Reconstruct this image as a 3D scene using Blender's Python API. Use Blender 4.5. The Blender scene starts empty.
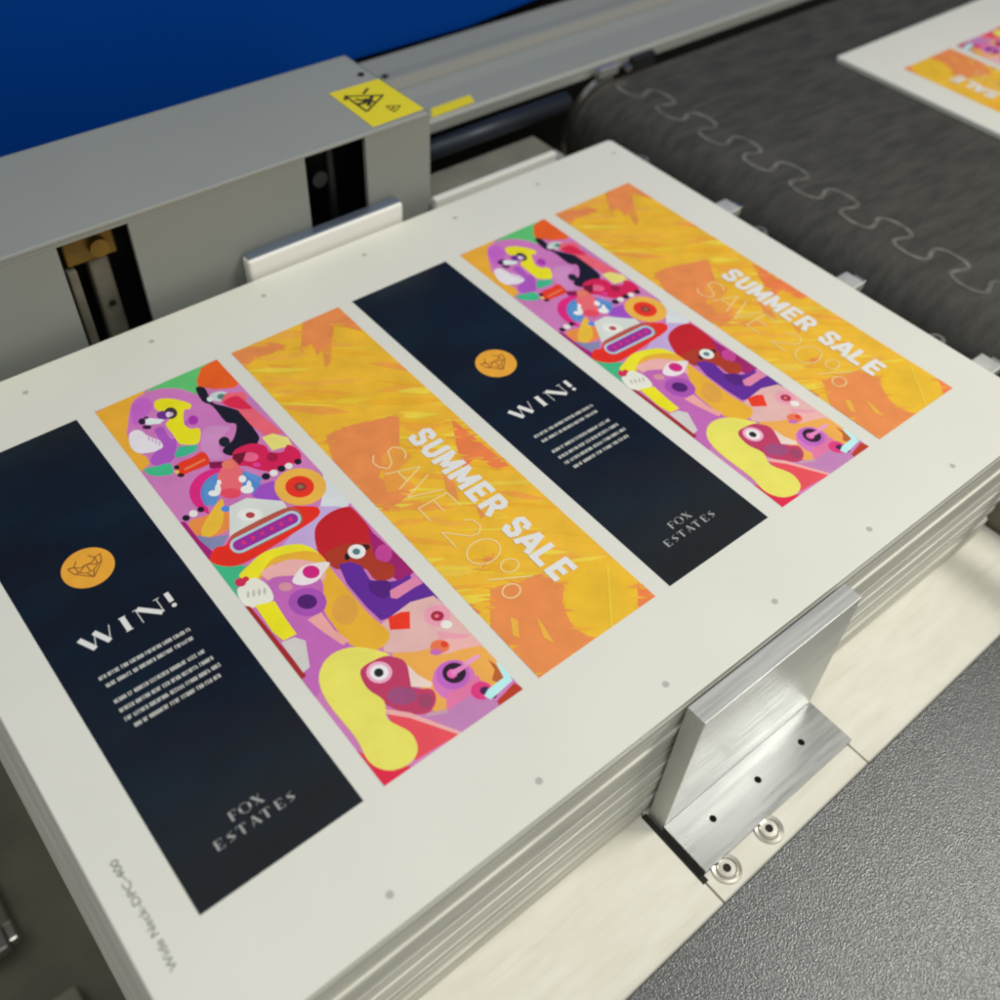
import bpy, bmesh, math, random
from mathutils import Vector, Matrix
from mathutils.geometry import tessellate_polygon
S = bpy.context.scene
COL = S.collection
# ------------------------------------------------------------------ camera
cam_d = bpy.data.cameras.new("camera"); cam = bpy.data.objects.new("camera", cam_d); COL.objects.link(cam)
R = [(0.7741, -0.6315, 0.0444), (-0.4501, -0.5983, -0.6629), (0.4452, 0.4931, -0.7474)]
m = Matrix(((R[0][0], -R[1][0], -R[2][0]), (R[0][1], -R[1][1], -R[2][1]), (R[0][2], -R[1][2], -R[2][2])))
m = m.to_quaternion().to_matrix().to_4x4(); m.translation = Vector((-0.0142, -0.2886, 0.6922)); cam.matrix_world = m
cam_d.sensor_width = 36; cam_d.lens = 36 * 0.98977; cam_d.clip_start = .02; cam_d.clip_end = 60
cam_d.dof.use_dof = True; cam_d.dof.focus_distance = 0.90; cam_d.dof.aperture_fstop = 3.2
S.camera = cam
# ------------------------------------------------------------------ world and lamps (an indoor workshop)
W = bpy.data.worlds.new("World"); S.world = W; W.use_nodes = True
bg = W.node_tree.nodes['Background']; bg.inputs[0].default_value = (1, .985, .915, 1); bg.inputs[1].default_value = .33
def lamp(name, loc, target, sx, sy, power, col):
    l = bpy.data.lights.new(name, 'AREA'); l.shape = 'RECTANGLE'; l.size = sx; l.size_y = sy; l.energy = power; l.color = col
    o = bpy.data.objects.new(name, l); COL.objects.link(o); o.location = loc
    o.rotation_euler = (Vector(target) - Vector(loc)).to_track_quat('-Z', 'Y').to_euler(); return o
lamp('ceiling_or_fill_lamp', (1.88, -.80, 2.12), (.45, 0, 0), .9, .45, 40.5, (1, .975, .905))
lamp('ceiling_or_fill_lamp', (-.30, -.50, 2.5), (.3, .2, 0), 1.5, .6, 22.5, (.95, .975, 1))  # added fill light, placed to brighten the board tops
S.view_settings.view_transform = 'Standard'; S.view_settings.look = 'None'
S.view_settings.exposure = 0; S.view_settings.gamma = 1
S.cycles.pixel_filter_type = 'BLACKMAN_HARRIS'; S.cycles.filter_width = 2.2
# ------------------------------------------------------------------ helpers
def lin(c):
    r = []
    for v in c:
        v /= 255.0; r.append(v / 12.92 if v <= .04045 else ((v + .055) / 1.055) ** 2.4)
    return r
def mat(name, col, rough=.5, metal=0, noise=None, bump=None, spec=.5, rnoise=None, col2=None, coat=0):
    """noise=(scale, amount, stretch)  bump=(scale, strength, distance)"""
    M = bpy.data.materials.new(name); M.use_nodes = True; N = M.node_tree.nodes; L = M.node_tree.links
    b = N['Principled BSDF']; b.inputs['Base Color'].default_value = (*col, 1); b.inputs['Roughness'].default_value = rough
    b.inputs['Metallic'].default_value = metal; b.inputs['Specular IOR Level'].default_value = spec
    if coat: b.inputs['Coat Weight'].default_value = coat
    tc = N.new('ShaderNodeTexCoord')
    def nz(scale, stretch=(1, 1, 1), detail=5):
        mp = N.new('ShaderNodeMapping'); mp.inputs['Scale'].default_value = stretch; L.new(tc.outputs['Object'], mp.inputs[0])
        n = N.new('ShaderNodeTexNoise'); n.inputs['Scale'].default_value = scale; n.inputs['Detail'].default_value = detail
        L.new(mp.outputs[0], n.inputs['Vector']); return n
    if noise:
        n = nz(noise[0], noise[2] if len(noise) > 2 else (1, 1, 1)); cr = N.new('ShaderNodeValToRGB')
        c2 = col2 or [v * (1 - noise[1]) for v in col]
        cr.color_ramp.elements[0].position = .35; cr.color_ramp.elements[1].position = .65
        cr.color_ramp.elements[0].color = (*c2, 1); cr.color_ramp.elements[1].color = (*col, 1)
        L.new(n.outputs['Fac'], cr.inputs[0]); L.new(cr.outputs[0], b.inputs['Base Color'])
    if rnoise:
        n = nz(rnoise[0], rnoise[2] if len(rnoise) > 2 else (1, 1, 1)); mr = N.new('ShaderNodeMapRange')
        mr.inputs['From Min'].default_value = .35; mr.inputs['From Max'].default_value = .65
        mr.inputs['To Min'].default_value = rough - rnoise[1]; mr.inputs['To Max'].default_value = rough + rnoise[1]
        L.new(n.outputs['Fac'], mr.inputs[0]); L.new(mr.outputs[0], b.inputs['Roughness'])
    if bump:
        n = nz(bump[0], bump[3] if len(bump) > 3 else (1, 1, 1), 3); bp = N.new('ShaderNodeBump')
        bp.inputs['Strength'].default_value = bump[1]; bp.inputs['Distance'].default_value = bump[2]
        L.new(n.outputs['Fac'], bp.inputs['Height']); L.new(bp.outputs[0], b.inputs['Normal'])
    return M
def tag(o, label=None, cat=None, group=None, kind=None):
    if label: o['label'] = label
    if cat: o['category'] = cat
    if group: o['group'] = group
    if kind: o['kind'] = kind
    return o
def empty(name, loc=(0, 0, 0)):
    o = bpy.data.objects.new(name, None); o.empty_display_size = .02; o.location = loc; COL.objects.link(o); return o
def obj(name, bm, mt, parent=None, smooth=False):
    me = bpy.data.meshes.new(name); bm.normal_update(); bm.to_mesh(me); bm.free()
    for a in (mt if isinstance(mt, (list, tuple)) else [mt]): me.materials.append(a)
    if smooth:
        for f in me.polygons: f.use_smooth = True
    o = bpy.data.objects.new(name, me); COL.objects.link(o)
    if parent:
        o.parent = parent; o.matrix_parent_inverse = Matrix.Translation(-Vector(parent.location)) if parent.type == 'EMPTY' else Matrix()
    return o
def box(bm, a, b, bev=0, seg=2):
    x0, y0, z0 = a; x1, y1, z1 = b
    t = bmesh.new(); bmesh.ops.create_cube(t, size=1)
    for v in t.verts: v.co = ((x0 + x1) / 2 + v.co.x * (x1 - x0), (y0 + y1) / 2 + v.co.y * (y1 - y0), (z0 + z1) / 2 + v.co.z * (z1 - z0))
    if bev: bmesh.ops.bevel(t, geom=t.edges[:], offset=bev, segments=seg, affect='EDGES', profile=.5)
    me = bpy.data.meshes.new('t'); t.to_mesh(me); t.free(); bm.from_mesh(me); bpy.data.meshes.remove(me); return bm
def BX(a, b, bev=0, seg=2): return box(bmesh.new(), a, b, bev, seg)
def prism(bm, pts, z0, z1, bev=0):
    """pts: counter-clockwise outline in xy"""
    t = bmesh.new(); vs = [t.verts.new((x, y, z0)) for x, y in pts]; f = t.faces.new(vs)
    r = bmesh.ops.extrude_face_region(t, geom=[f])
    for v in r['geom']:
        if isinstance(v, bmesh.types.BMVert): v.co.z = z1
    bmesh.ops.recalc_face_normals(t, faces=t.faces[:])
    if bev: bmesh.ops.bevel(t, geom=[e for e in t.edges if abs(e.verts[0].co.z - e.verts[1].co.z) < 1e-6], offset=bev, segments=2, affect='EDGES', profile=.5)
    me = bpy.data.meshes.new('t'); t.to_mesh(me); t.free(); bm.from_mesh(me); bpy.data.meshes.remove(me); return bm
def cyl(bm, p0, p1, r, n=24, r2=None, bev=0):
    p0, p1 = Vector(p0), Vector(p1); d = p1 - p0
    t = bmesh.new(); bmesh.ops.create_cone(t, cap_ends=True, segments=n, radius1=r, radius2=r if r2 is None else r2, depth=d.length)
    if bev: bmesh.ops.bevel(t, geom=[e for e in t.edges if len([f for f in e.link_faces if len(f.verts) > 4]) == 1], offset=bev, segments=2, affect='EDGES')
    bmesh.ops.transform(t, matrix=Matrix.Translation((p0 + p1) / 2) @ d.to_track_quat('Z', 'Y').to_matrix().to_4x4(), verts=t.verts[:])
    me = bpy.data.meshes.new('t'); t.to_mesh(me); t.free(); bm.from_mesh(me); bpy.data.meshes.remove(me); return bm
def rrect(x0, y0, x1, y1, r, n=5, xl_shift=0):
    p = []
    for cx, cy, a in ((x1 - r, y0 + r, -90), (x1 - r, y1 - r, 0), (x0 + r, y1 - r, 90), (x0 + r, y0 + r, 180)):
        for i in range(n + 1):
            t = math.radians(a + 90 * i / n); p.append((cx + r * math.cos(t), cy + r * math.sin(t)))
    return p
# ------------------------------------------------------------------ materials
K = .84                                             # how far a lit white surface falls short of its albedo
def sc(c, k=K): return [min(.9, v / k) for v in lin(c)]
M = {}
M['board'] = mat('white_board', (.76, .757, .665), .42, noise=(9, .03), bump=(700, .04, .0003))
M['edge'] = [mat('board_edge_%d' % i, c, .7, noise=(14, .18, (1, 1, 6))) for i, c in enumerate([(.78, .77, .67), (.72, .71, .62), (.82, .81, .72), (.66, .65, .57)])]
M['bed'] = mat('cream_metal', (.79, .77, .67), .36, noise=(22, .12, (1, 3.5, 1)), col2=(.735, .71, .60), rnoise=(40, .10, (.3, 4, 1)), bump=(60, .05, .001))
M['seam'] = mat('dark_seam', (.12, .10, .07), .8)
M['alu'] = mat('brushed_aluminium', (.56, .565, .55), .40, .8, noise=(60, .08, (.2, 8, 8)), rnoise=(60, .05, (.2, 8, 8)), bump=(200, .04, .0004, (.1, 8, 8)))
M['alu_foot'] = mat('brushed_foot', (.37, .38, .375), .33, .95, noise=(30, .10, (.4, 6, 6)), rnoise=(22, .06, (.5, 5, 5)), bump=(120, .04, .0006, (.3, 6, 6)))
M['alu_matt'] = mat('milled_aluminium', (.62, .62, .58), .5, .55, noise=(25, .12), rnoise=(30, .08))
M['post'] = mat('worn_post', (.20, .185, .14), .5, .3, noise=(30, .3))
M['dull'] = mat('dull_steel', (.22, .21, .19), .4, .5)
M['steel'] = mat('steel', (.62, .60, .54), .28, 1)
M['dark_hole'] = mat('dark_hole', (.02, .018, .014), .9)
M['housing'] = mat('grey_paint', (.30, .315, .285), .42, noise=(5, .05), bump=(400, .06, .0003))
M['housing_shaded'] = mat('grey_paint_shaded', (.235, .25, .225), .5, noise=(5, .05))  # darker copy of the grey paint for the shaded front and sides
M['blue'] = mat('blue_panel', (.0001, .045, .27), .5, noise=(3, .06), spec=.04)
M['black'] = mat('black_metal', (.008, .008, .009), .5, noise=(20, .3))
M['shaft'] = mat('blued_shaft', (.022, .028, .038), .45, .5)
M['yellow'] = mat('yellow_label', (.78, .66, .02), .45)
M['ink'] = mat('black_ink', (.03, .03, .01), .5)
M['brass'] = mat('brass', (.22, .135, .02), .4, .6, noise=(30, .3))
M['olive'] = mat('olive_floor', (.19, .172, .12), .6, noise=(6, .4), rnoise=(8, .1))  # on the tray, the dark tone carries the shade left of the stack
M['belt'] = mat('belt_rubber', (.060, .057, .045), .66, noise=(48, .42, (.4, 1.6, 1)), bump=(300, .6, .0010, (.3, 1, 1)))
M['beltseam'] = mat('belt_seam', (.17, .165, .14), .6, noise=(70, .5))
M['beltline'] = mat('belt_wear', (.062, .061, .051), .6, noise=(30, .4))
M['printgrey'] = mat('grey_print', (.10, .10, .09), .5)
M['dot'] = mat('grey_dot', (.46, .46, .41), .5)
M['white_ink'] = mat('white_ink', (.80, .80, .76), .42)
M['grey_ink'] = mat('grey_ink', (.38, .38, .36), .42)
M['cream_ink'] = mat('cream_lettering', (.60, .60, .54), .42)
M['gold'] = mat('gold_ink', sc((228, 160, 48)), .42, noise=(90, .08))
M['brown_ink'] = mat('brown_ink', sc((140, 88, 30)), .45)
M['pale_ink'] = mat('pale_orange_ink', sc((244, 208, 145)), .42)
M['dark'] = mat('navy_ink_sheen', (.0080, .0165, .0235), .24, noise=(7, .35, (1, 2.2, 1)), rnoise=(9, .08), spec=.45, col2=(.0085, .0095, .0120))  # mottled tones put uneven glossy reflections into the ink colour
def colour_mat(name, rough, wob):
    Mt = bpy.data.materials.new(name); Mt.use_nodes = True; N = Mt.node_tree.nodes; L = Mt.node_tree.links; b = N['Principled BSDF']
    a = N.new('ShaderNodeVertexColor'); a.layer_name = 'Ink'; tc = N.new('ShaderNodeTexCoord'); n = N.new('ShaderNodeTexNoise')
    mp = N.new('ShaderNodeMapping'); mp.inputs['Rotation'].default_value = (0, 0, .64); mp.inputs['Scale'].default_value = (1, 5 if wob > .2 else 1, 1)
    L.new(tc.outputs['Object'], mp.inputs[0]); L.new(mp.outputs[0], n.inputs['Vector'])
    n.inputs['Scale'].default_value = 40; n.inputs['Detail'].default_value = 6
    h = N.new('ShaderNodeHueSaturation'); mr = N.new('ShaderNodeMapRange'); mr.inputs['From Min'].default_value = .3; mr.inputs['From Max'].default_value = .7
    mr.inputs['To Min'].default_value = 1 - wob; mr.inputs['To Max'].default_value = 1 + wob * .6
    L.new(n.outputs['Fac'], mr.inputs[0]); L.new(mr.outputs[0], h.inputs['Value']); L.new(a.outputs[0], h.inputs['Color'])
    L.new(h.outputs[0], b.inputs['Base Color']); b.inputs['Roughness'].default_value = rough; return Mt
M['art'] = colour_mat('illustration_ink', .42, .07)
M['sale'] = colour_mat('painterly_ink', .42, .10)
# hammered paint
Mt = mat('hammered_grey', (.112, .115, .115), .24, .35); N = Mt.node_tree.nodes; L = Mt.node_tree.links
tc = N['Texture Coordinate']; vo = N.new('ShaderNodeTexVoronoi'); vo.feature = 'SMOOTH_F1'; vo.inputs['Scale'].default_value = 600
nn = N.new('ShaderNodeTexNoise'); nn.inputs['Scale'].default_value = 760; ad = N.new('ShaderNodeMath'); ad.operation = 'ADD'
bp = N.new('ShaderNodeBump'); bp.inputs['Strength'].default_value = .25; bp.inputs['Distance'].default_value = .0016
for n in (vo, nn): L.new(tc.outputs['Object'], n.inputs['Vector'])
L.new(vo.outputs['Distance'], ad.inputs[0]); L.new(nn.outputs['Fac'], ad.inputs[1]); L.new(ad.outputs[0], bp.inputs['Height']); L.new(bp.outputs[0], N['Principled BSDF'].inputs['Normal'])
M['hammer'] = Mt
# ------------------------------------------------------------------ print data: (smooth, rgb, x y x y ... in tenths of a millimetre)
ART = [
(0,(225,165,45),[-8,4984,570,5043,444,4877,247,4745,122,4544,65,4302,129,4138,119,4031,-2,3985,-72,4404]),
(0,(90,185,105),[558,4987,1310,5041,1182,4833,1008,4747,916,4631,815,4706,681,4896,534,4939]),
(1,(197,115,178),[398,4937,630,4947,814,4824,916,4631,949,4402,986,4073,930,3944,776,3914,663,3762,554,3751,544,3898,327,3875,121,4006,162,4206,161,4564,264,4782]),
(1,(190,95,190),[380,4899,496,4890,496,4737,378,4648,229,4586,275,4774]),
(1,(200,135,185),[772,4158,957,4021,805,3940,721,3813,707,3706,605,3736,601,3949]),
(1,(228,216,18),[555,4795,680,4741,802,4561,764,4488,710,4502,626,4340,633,4237,709,4181,650,4056,587,4007,486,4070,457,4128,467,4263,476,4427,554,4493,494,4688]),
(0,(60,50,45),[640,4504,618,4475,589,4459,561,4460,538,4478,524,4508,523,4545,534,4582,556,4612,584,4628,613,4627,637,4609,650,4579,651,4541]),
(0,(105,45,135),[562,4524,545,4503,521,4492,496,4496,474,4512,460,4538,456,4568,464,4597,481,4619,505,4629,531,4626,553,4609,567,4583,570,4553]),
(0,(225,200,225),[583,4521,573,4507,561,4499,548,4498,539,4505,533,4519,534,4536,539,4553,550,4568,562,4576,574,4576,584,4569,589,4556,589,4538]),
(0,(200,170,200),[600,4513,593,4503,585,4498,576,4497,569,4502,565,4512,566,4524,570,4536,577,4546,586,4552,594,4552,601,4547,605,4537,605,4525]),
(0,(215,228,222),[340,4602,386,4605,497,4498,437,4468,320,4531]),
(0,(40,25,40),[338,4579,326,4562,311,4553,295,4553,283,4562,276,4579,275,4600,281,4621,293,4638,309,4647,324,4647,336,4638,344,4621,344,4600]),
(0,(60,25,55),[349,4473,339,4463,324,4460,307,4466,291,4478,279,4494,273,4512,276,4527,285,4537,300,4539,318,4534,334,4522,346,4505,352,4488]),
(0,(60,40,60),[389,4610,383,4605,374,4604,364,4607,354,4614,347,4624,344,4634,345,4643,351,4648,360,4649,370,4646,380,4639,387,4629,390,4619]),
(1,(222,216,220),[135,4510,214,4524,249,4474,266,4389,340,4215,286,4137,149,4181,80,4244,74,4366]),
(1,(168,82,182),[354,4420,436,4408,419,4227,459,4174,330,3965,185,3935,127,4047,217,4142,314,4163,334,4291]),
(0,(200,170,200),[268,4340,253,4317,242,4311,241,4326,251,4353,265,4376,276,4381,277,4367]),
(0,(200,170,200),[284,4299,269,4276,258,4271,257,4285,267,4312,282,4335,293,4340,294,4326]),
(0,(200,170,200),[300,4258,286,4236,275,4230,274,4245,283,4271,298,4294,309,4300,310,4285]),
(0,(200,170,200),[317,4218,302,4195,291,4190,290,4204,300,4231,314,4253,325,4259,326,4244]),
(0,(62,178,135),[431,4076,593,3991,542,3923,412,3926,346,3953,347,3998]),
(1,(62,182,128),[45,3995,169,3959,265,3921,227,3791,107,3836,37,3922]),
(0,(165,50,165),[757,4293,739,4269,717,4257,694,4258,676,4271,665,4295,665,4325,674,4354,692,4377,715,4390,737,4390,756,4376,766,4352,767,4322]),
(0,(180,90,180),[670,4308,660,4296,649,4289,637,4289,627,4297,621,4309,621,4325,626,4340,636,4353,647,4359,659,4359,669,4352,675,4339,675,4324]),
(0,(238,90,20),[1016,4821,1143,4970,1345,5016,1359,4542,1271,4500,1102,4598,987,4736]),
(1,(22,20,32),[958,4729,1031,4675,992,4439,1067,4312,1176,4091,1135,3891,1103,3711,962,3639,810,3644,740,3718,754,3795,903,3860,1021,4021,958,4114,964,4388,918,4518]),
(0,(25,30,35),[856,3842,836,3818,812,3805,788,3806,769,3821,758,3846,758,3877,768,3907,787,3931,812,3944,836,3943,856,3929,867,3904,867,3872]),
(0,(20,20,30),[1066,3672,1052,3660,1031,3657,1006,3665,984,3681,968,3703,962,3727,966,3746,980,3759,1002,3762,1026,3754,1048,3737,1064,3715,1070,3692]),
(0,(190,205,200),[1182,4404,1157,4381,1120,4375,1078,4388,1039,4416,1011,4455,1000,4497,1007,4533,1032,4556,1069,4563,1112,4550,1151,4521,1179,4482,1190,4440]),
(0,(85,125,115),[1143,4433,1130,4419,1112,4414,1093,4418,1077,4430,1066,4449,1062,4469,1068,4488,1080,4502,1098,4508,1117,4504,1134,4491,1145,4473,1148,4452]),
(0,(210,215,215),[1018,4477,1007,4464,994,4457,981,4458,970,4466,963,4480,963,4497,968,4514,979,4527,992,4534,1005,4533,1017,4525,1023,4511,1023,4494]),
(0,(228,95,110),[1054,4393,1161,4482,1317,4391,1328,4048,1351,3639,1178,3691,1134,3914,1137,4228]),
(1,(215,35,70),[1074,4378,1226,4386,1261,4240,1255,4126,1116,4243]),
(0,(190,120,175),[1319,4342,1367,4114,1381,3640,1326,3671,1290,3983,1261,4240]),
(0,(235,215,115),[1132,3712,1240,3699,1334,3562,1308,3448,1122,3498]),
(1,(205,28,78),[816,3705,987,3709,1098,3604,1093,3498,1192,3424,1283,3479,1322,3327,1249,3209,1123,3260,981,3260,892,3348,820,3465,741,3546]),
(0,(225,95,130),[973,3501,953,3482,925,3476,893,3485,865,3506,846,3535,840,3567,847,3595,866,3614,895,3620,926,3612,954,3591,974,3561,980,3529]),
(0,(160,20,60),[1121,3390,1103,3370,1079,3361,1056,3363,1037,3378,1025,3401,1024,3429,1034,3455,1052,3476,1075,3486,1099,3483,1118,3469,1130,3445,1130,3417]),
(0,(215,60,150),[938,3398,929,3390,916,3388,901,3393,887,3403,877,3417,873,3432,876,3445,885,3453,898,3455,913,3450,927,3439,937,3425,941,3411]),
(0,(110,18,38),[799,3674,915,3631,816,3532,742,3523,747,3605]),
(1,(226,55,20),[288,3842,348,3882,465,3872,589,3874,572,3714,481,3697,380,3710,280,3722]),
(0,(240,120,70),[338,3783,558,3789,554,3762,333,3753]),
(0,(25,30,25),[313,3823,305,3813,294,3808,283,3809,273,3816,268,3828,267,3842,271,3855,279,3865,290,3871,301,3869,310,3862,316,3851,317,3837]),
(0,(225,190,80),[283,3770,276,3762,267,3759,258,3761,249,3767,243,3777,242,3788,245,3799,251,3807,260,3810,270,3808,279,3802,284,3792,286,3781]),
(0,(60,25,15),[303,3705,295,3697,283,3694,270,3697,258,3706,250,3719,246,3733,249,3745,257,3754,269,3757,282,3753,294,3744,302,3731,306,3717]),
(0,(130,18,70),[563,3722,706,3632,658,3544,532,3639]),
(0,(214,35,122),[750,3102,701,3040,639,2995,567,2971,491,2969,416,2988,346,3029,286,3086,240,3158,211,3240,200,3325,209,3410,237,3487,284,3553,345,3601,417,3629,495,3634,573,3615,646,3574,709,3513,756,3438,785,3353,794,3264,782,3179]),
(0,(80,130,192),[774,3064,729,3006,672,2964,606,2941,537,2939,468,2956,405,2992,351,3044,310,3110,284,3184,275,3263,284,3340,311,3412,354,3472,410,3517,476,3543,548,3548,619,3531,685,3494,741,3440,783,3371,809,3293,816,3213,804,3134]),
(0,(195,110,170),[661,2949,604,2886,528,2855,445,2859,366,2898,303,2966,266,3052,260,3145,286,3231,341,3296,417,3330,502,3328,584,3288,648,3218,685,3129,690,3034]),
(0,(85,140,195),[447,3309,408,3252,365,3214,328,3204,303,3223,295,3267,306,3328,334,3395,373,3453,416,3492,454,3503,480,3484,487,3439,476,3376]),
(1,(230,102,105),[663,3604,744,3650,769,3546,732,3383,599,3195,511,3181,460,3259,495,3396,549,3521]),
(0,(225,70,90),[609,3188,587,3169,555,3165,519,3177,485,3202,461,3236,451,3272,457,3302,478,3322,510,3326,547,3314,581,3288,605,3254,615,3219]),
(0,(232,120,95),[741,3546,723,3526,699,3517,674,3521,652,3538,639,3562,635,3591,643,3618,661,3638,685,3647,711,3643,732,3627,746,3602,749,3573]),
(0,(226,226,222),[451,3307,432,3292,405,3295,379,3315,365,3343,368,3369,387,3383,414,3380,440,3361,454,3333]),
(0,(226,226,222),[484,3343,459,3309,436,3294,422,3305,423,3336,439,3377,463,3411,487,3426,502,3415,500,3383]),
(0,(226,226,222),[726,3161,701,3141,667,3143,637,3166,621,3201,627,3235,652,3255,686,3253,717,3230,732,3195]),
(0,(226,226,222),[737,3318,717,3298,695,3294,677,3307,671,3333,679,3361,698,3381,721,3385,739,3372,745,3346]),
(0,(226,226,222),[734,3217,711,3186,689,3172,678,3181,680,3209,695,3245,718,3276,740,3290,752,3281,749,3253]),
(0,(226,226,222),[531,3418,518,3403,504,3399,493,3407,490,3424,496,3444,509,3459,524,3463,534,3455,537,3438]),
(0,(152,75,185),[791,3173,931,3151,836,2876,706,3026,668,3103]),
(0,(90,140,200),[776,3435,861,3245,791,3173,761,3361]),
(0,(25,22,25),[247,3213,232,3198,213,3197,197,3209,190,3230,195,3252,210,3267,229,3268,245,3256,252,3235]),
(0,(228,224,215),[175,3204,157,3187,134,3185,115,3200,106,3225,112,3252,130,3270,153,3272,172,3257,181,3231]),
(0,(25,22,25),[95,3199,79,3183,59,3182,42,3195,34,3217,39,3241,55,3256,75,3258,92,3245,100,3223]),
(0,(25,22,25),[931,3213,911,3195,886,3193,866,3208,858,3235,865,3263,885,3281,910,3283,930,3268,938,3241]),
(0,(228,224,215),[1010,3209,991,3192,967,3190,948,3204,941,3229,948,3256,966,3273,990,3275,1009,3261,1017,3235]),
(0,(25,22,25),[1098,3215,1079,3197,1055,3195,1036,3210,1028,3235,1035,3262,1055,3279,1078,3281,1098,3267,1105,3241]),
(0,(228,224,215),[1169,3204,1150,3188,1128,3186,1110,3200,1103,3224,1110,3248,1128,3265,1150,3267,1169,3253,1176,3229]),
(0,(25,22,25),[1268,3203,1250,3186,1227,3185,1209,3198,1202,3222,1209,3247,1227,3264,1250,3265,1268,3252,1275,3228]),
(1,(232,135,62),[67,3162,189,3147,330,3119,436,3118,332,2885,128,2888,33,2998]),
(1,(228,180,50),[130,3038,435,3238,307,2981,186,2901,91,2916]),
(0,(75,130,210),[435,3079,424,3067,408,3063,391,3066,376,3078,366,3094,363,3113,368,3130,379,3142,395,3146,412,3143,427,3131,437,3115,440,3096]),
(0,(125,130,165),[31,3189,33,2998,128,2888,270,2819,129,2702,35,2810]),
(0,(160,25,112),[-6,3217,40,3183,41,2917,86,2625,-9,2589,-35,2680]),
(0,(205,210,210),[1361,2997,1413,2543,1144,2349,1061,2568,1273,2812]),
(0,(188,162,208),[936,2545,1095,2622,1247,2507,1256,2264,832,2206,673,2252,592,2424,744,2498]),
(0,(62,178,125),[-17,2667,172,2415,272,2411,152,2289,27,2245,-43,2299]),
(0,(62,178,125),[-30,2699,220,2417,134,2303,28,2265,11,2048,-54,2155]),
(0,(206,211,202),[445,3111,618,3109,863,2876,852,2765,332,2790,264,2785]),
(0,(222,222,212),[638,2840,612,2819,573,2815,529,2831,488,2862,458,2903,445,2945,452,2980,477,3002,516,3006,561,2990,602,2959,633,2918,645,2875]),
(0,(170,62,62),[575,2879,564,2868,548,2863,531,2867,516,2878,506,2895,503,2913,508,2930,519,2942,535,2946,552,2942,567,2931,577,2915,580,2896]),
(1,(222,42,18),[107,2755,193,2727,299,2778,585,2771,860,2779,1000,2693,1077,2615,1018,2522,736,2485,269,2450,95,2503,1,2653]),
(1,(178,80,60),[259,2752,339,2804,814,2794,918,2716,899,2573,794,2536,301,2553,211,2621]),
(0,(170,198,208),[832,2738,872,2721,897,2682,900,2633,882,2586,847,2555,804,2547,277,2563,239,2580,215,2616,209,2664,225,2709,257,2741,298,2749]),
(0,(150,42,145),[828,2708,855,2697,872,2670,875,2636,862,2603,838,2581,808,2576,280,2591,254,2603,237,2628,233,2661,244,2693,267,2715,295,2721]),
(0,(215,45,110),[351,2644,338,2633,323,2636,315,2651,318,2669,331,2680,346,2678,355,2663]),
(0,(215,45,110),[443,2642,430,2631,415,2633,407,2648,411,2667,424,2678,439,2675,447,2660]),
(0,(215,45,110),[537,2639,523,2628,508,2631,500,2646,504,2664,517,2675,533,2673,541,2658]),
(0,(215,45,110),[631,2636,617,2625,602,2628,594,2643,598,2661,611,2673,627,2670,635,2655]),
(0,(215,45,110),[726,2634,712,2622,697,2625,689,2640,693,2659,707,2670,722,2667,730,2652]),
(0,(215,45,110),[822,2631,808,2619,792,2622,784,2637,788,2656,802,2668,818,2665,826,2650]),
(0,(236,172,65),[1279,2787,1240,2740,1190,2707,1134,2689,1075,2687,1017,2702,964,2732,919,2776,885,2830,865,2891,860,2955,869,3018,894,3076,932,3124,981,3159,1038,3179,1098,3182,1158,3168,1213,3137,1259,3092,1294,3036,1314,2973,1318,2907,1306,2844]),
(0,(224,48,20),[1188,2855,1157,2819,1116,2799,1072,2794,1028,2807,991,2834,965,2874,952,2922,955,2971,973,3016,1004,3052,1045,3074,1090,3079,1134,3067,1172,3039,1198,2998,1211,2950,1207,2900]),
(0,(150,50,45),[1131,2898,1113,2881,1090,2874,1066,2879,1046,2894,1033,2917,1030,2943,1038,2967,1056,2985,1079,2992,1103,2987,1124,2972,1136,2949,1139,2922]),
(0,(120,120,80),[1106,2917,1091,2907,1074,2912,1064,2928,1067,2946,1081,2955,1099,2951,1109,2935]),
(1,(186,26,30),[947,2438,1119,2497,1279,2473,1326,2396,1312,2083,1232,1882,1080,1744,831,1934,796,2111,840,2283]),
(0,(150,25,100),[1304,2129,1357,1484,1178,1448,1142,1723,1194,1911]),
(0,(188,62,142),[1308,1761,1276,1728,1238,1711,1203,1712,1176,1733,1163,1768,1167,1810,1187,1853,1219,1886,1257,1904,1293,1902,1320,1882,1333,1846,1329,1803]),
(1,(166,52,25),[832,2109,952,2120,1051,2097,1216,1972,1162,1808,1242,1647,1150,1543,1027,1612,1018,1792,820,1917]),
(0,(92,36,142),[866,1945,964,1908,1017,1818,990,1640,1072,1541,1200,1480,1302,1488,1275,1423,1351,1316,1346,1128,1249,1178,1165,1218,1117,1114,1040,1150,957,1190,823,1235,805,1422,809,1730]),
(1,(78,25,115),[979,1624,1115,1521,1015,1404,943,1435,925,1544]),
(0,(215,128,160),[1060,1442,1323,1436,1326,1335,1254,1342,1059,1334,1022,1375]),
(0,(20,20,25),[991,1958,980,1945,967,1937,955,1936,947,1943,943,1955,946,1971,954,1987,965,2000,978,2008,990,2009,998,2002,1002,1990,999,1974]),
(0,(60,15,15),[1194,1942,1183,1933,1168,1930,1152,1934,1139,1944,1130,1958,1128,1974,1133,1988,1144,1998,1159,2001,1175,1997,1188,1987,1197,1972,1199,1956]),
(0,(224,224,218),[1135,1923,1113,1901,1084,1889,1054,1890,1027,1903,1006,1927,995,1957,996,1989,1009,2019,1031,2041,1059,2053,1090,2052,1117,2039,1138,2015,1149,1985,1148,1952]),
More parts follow.
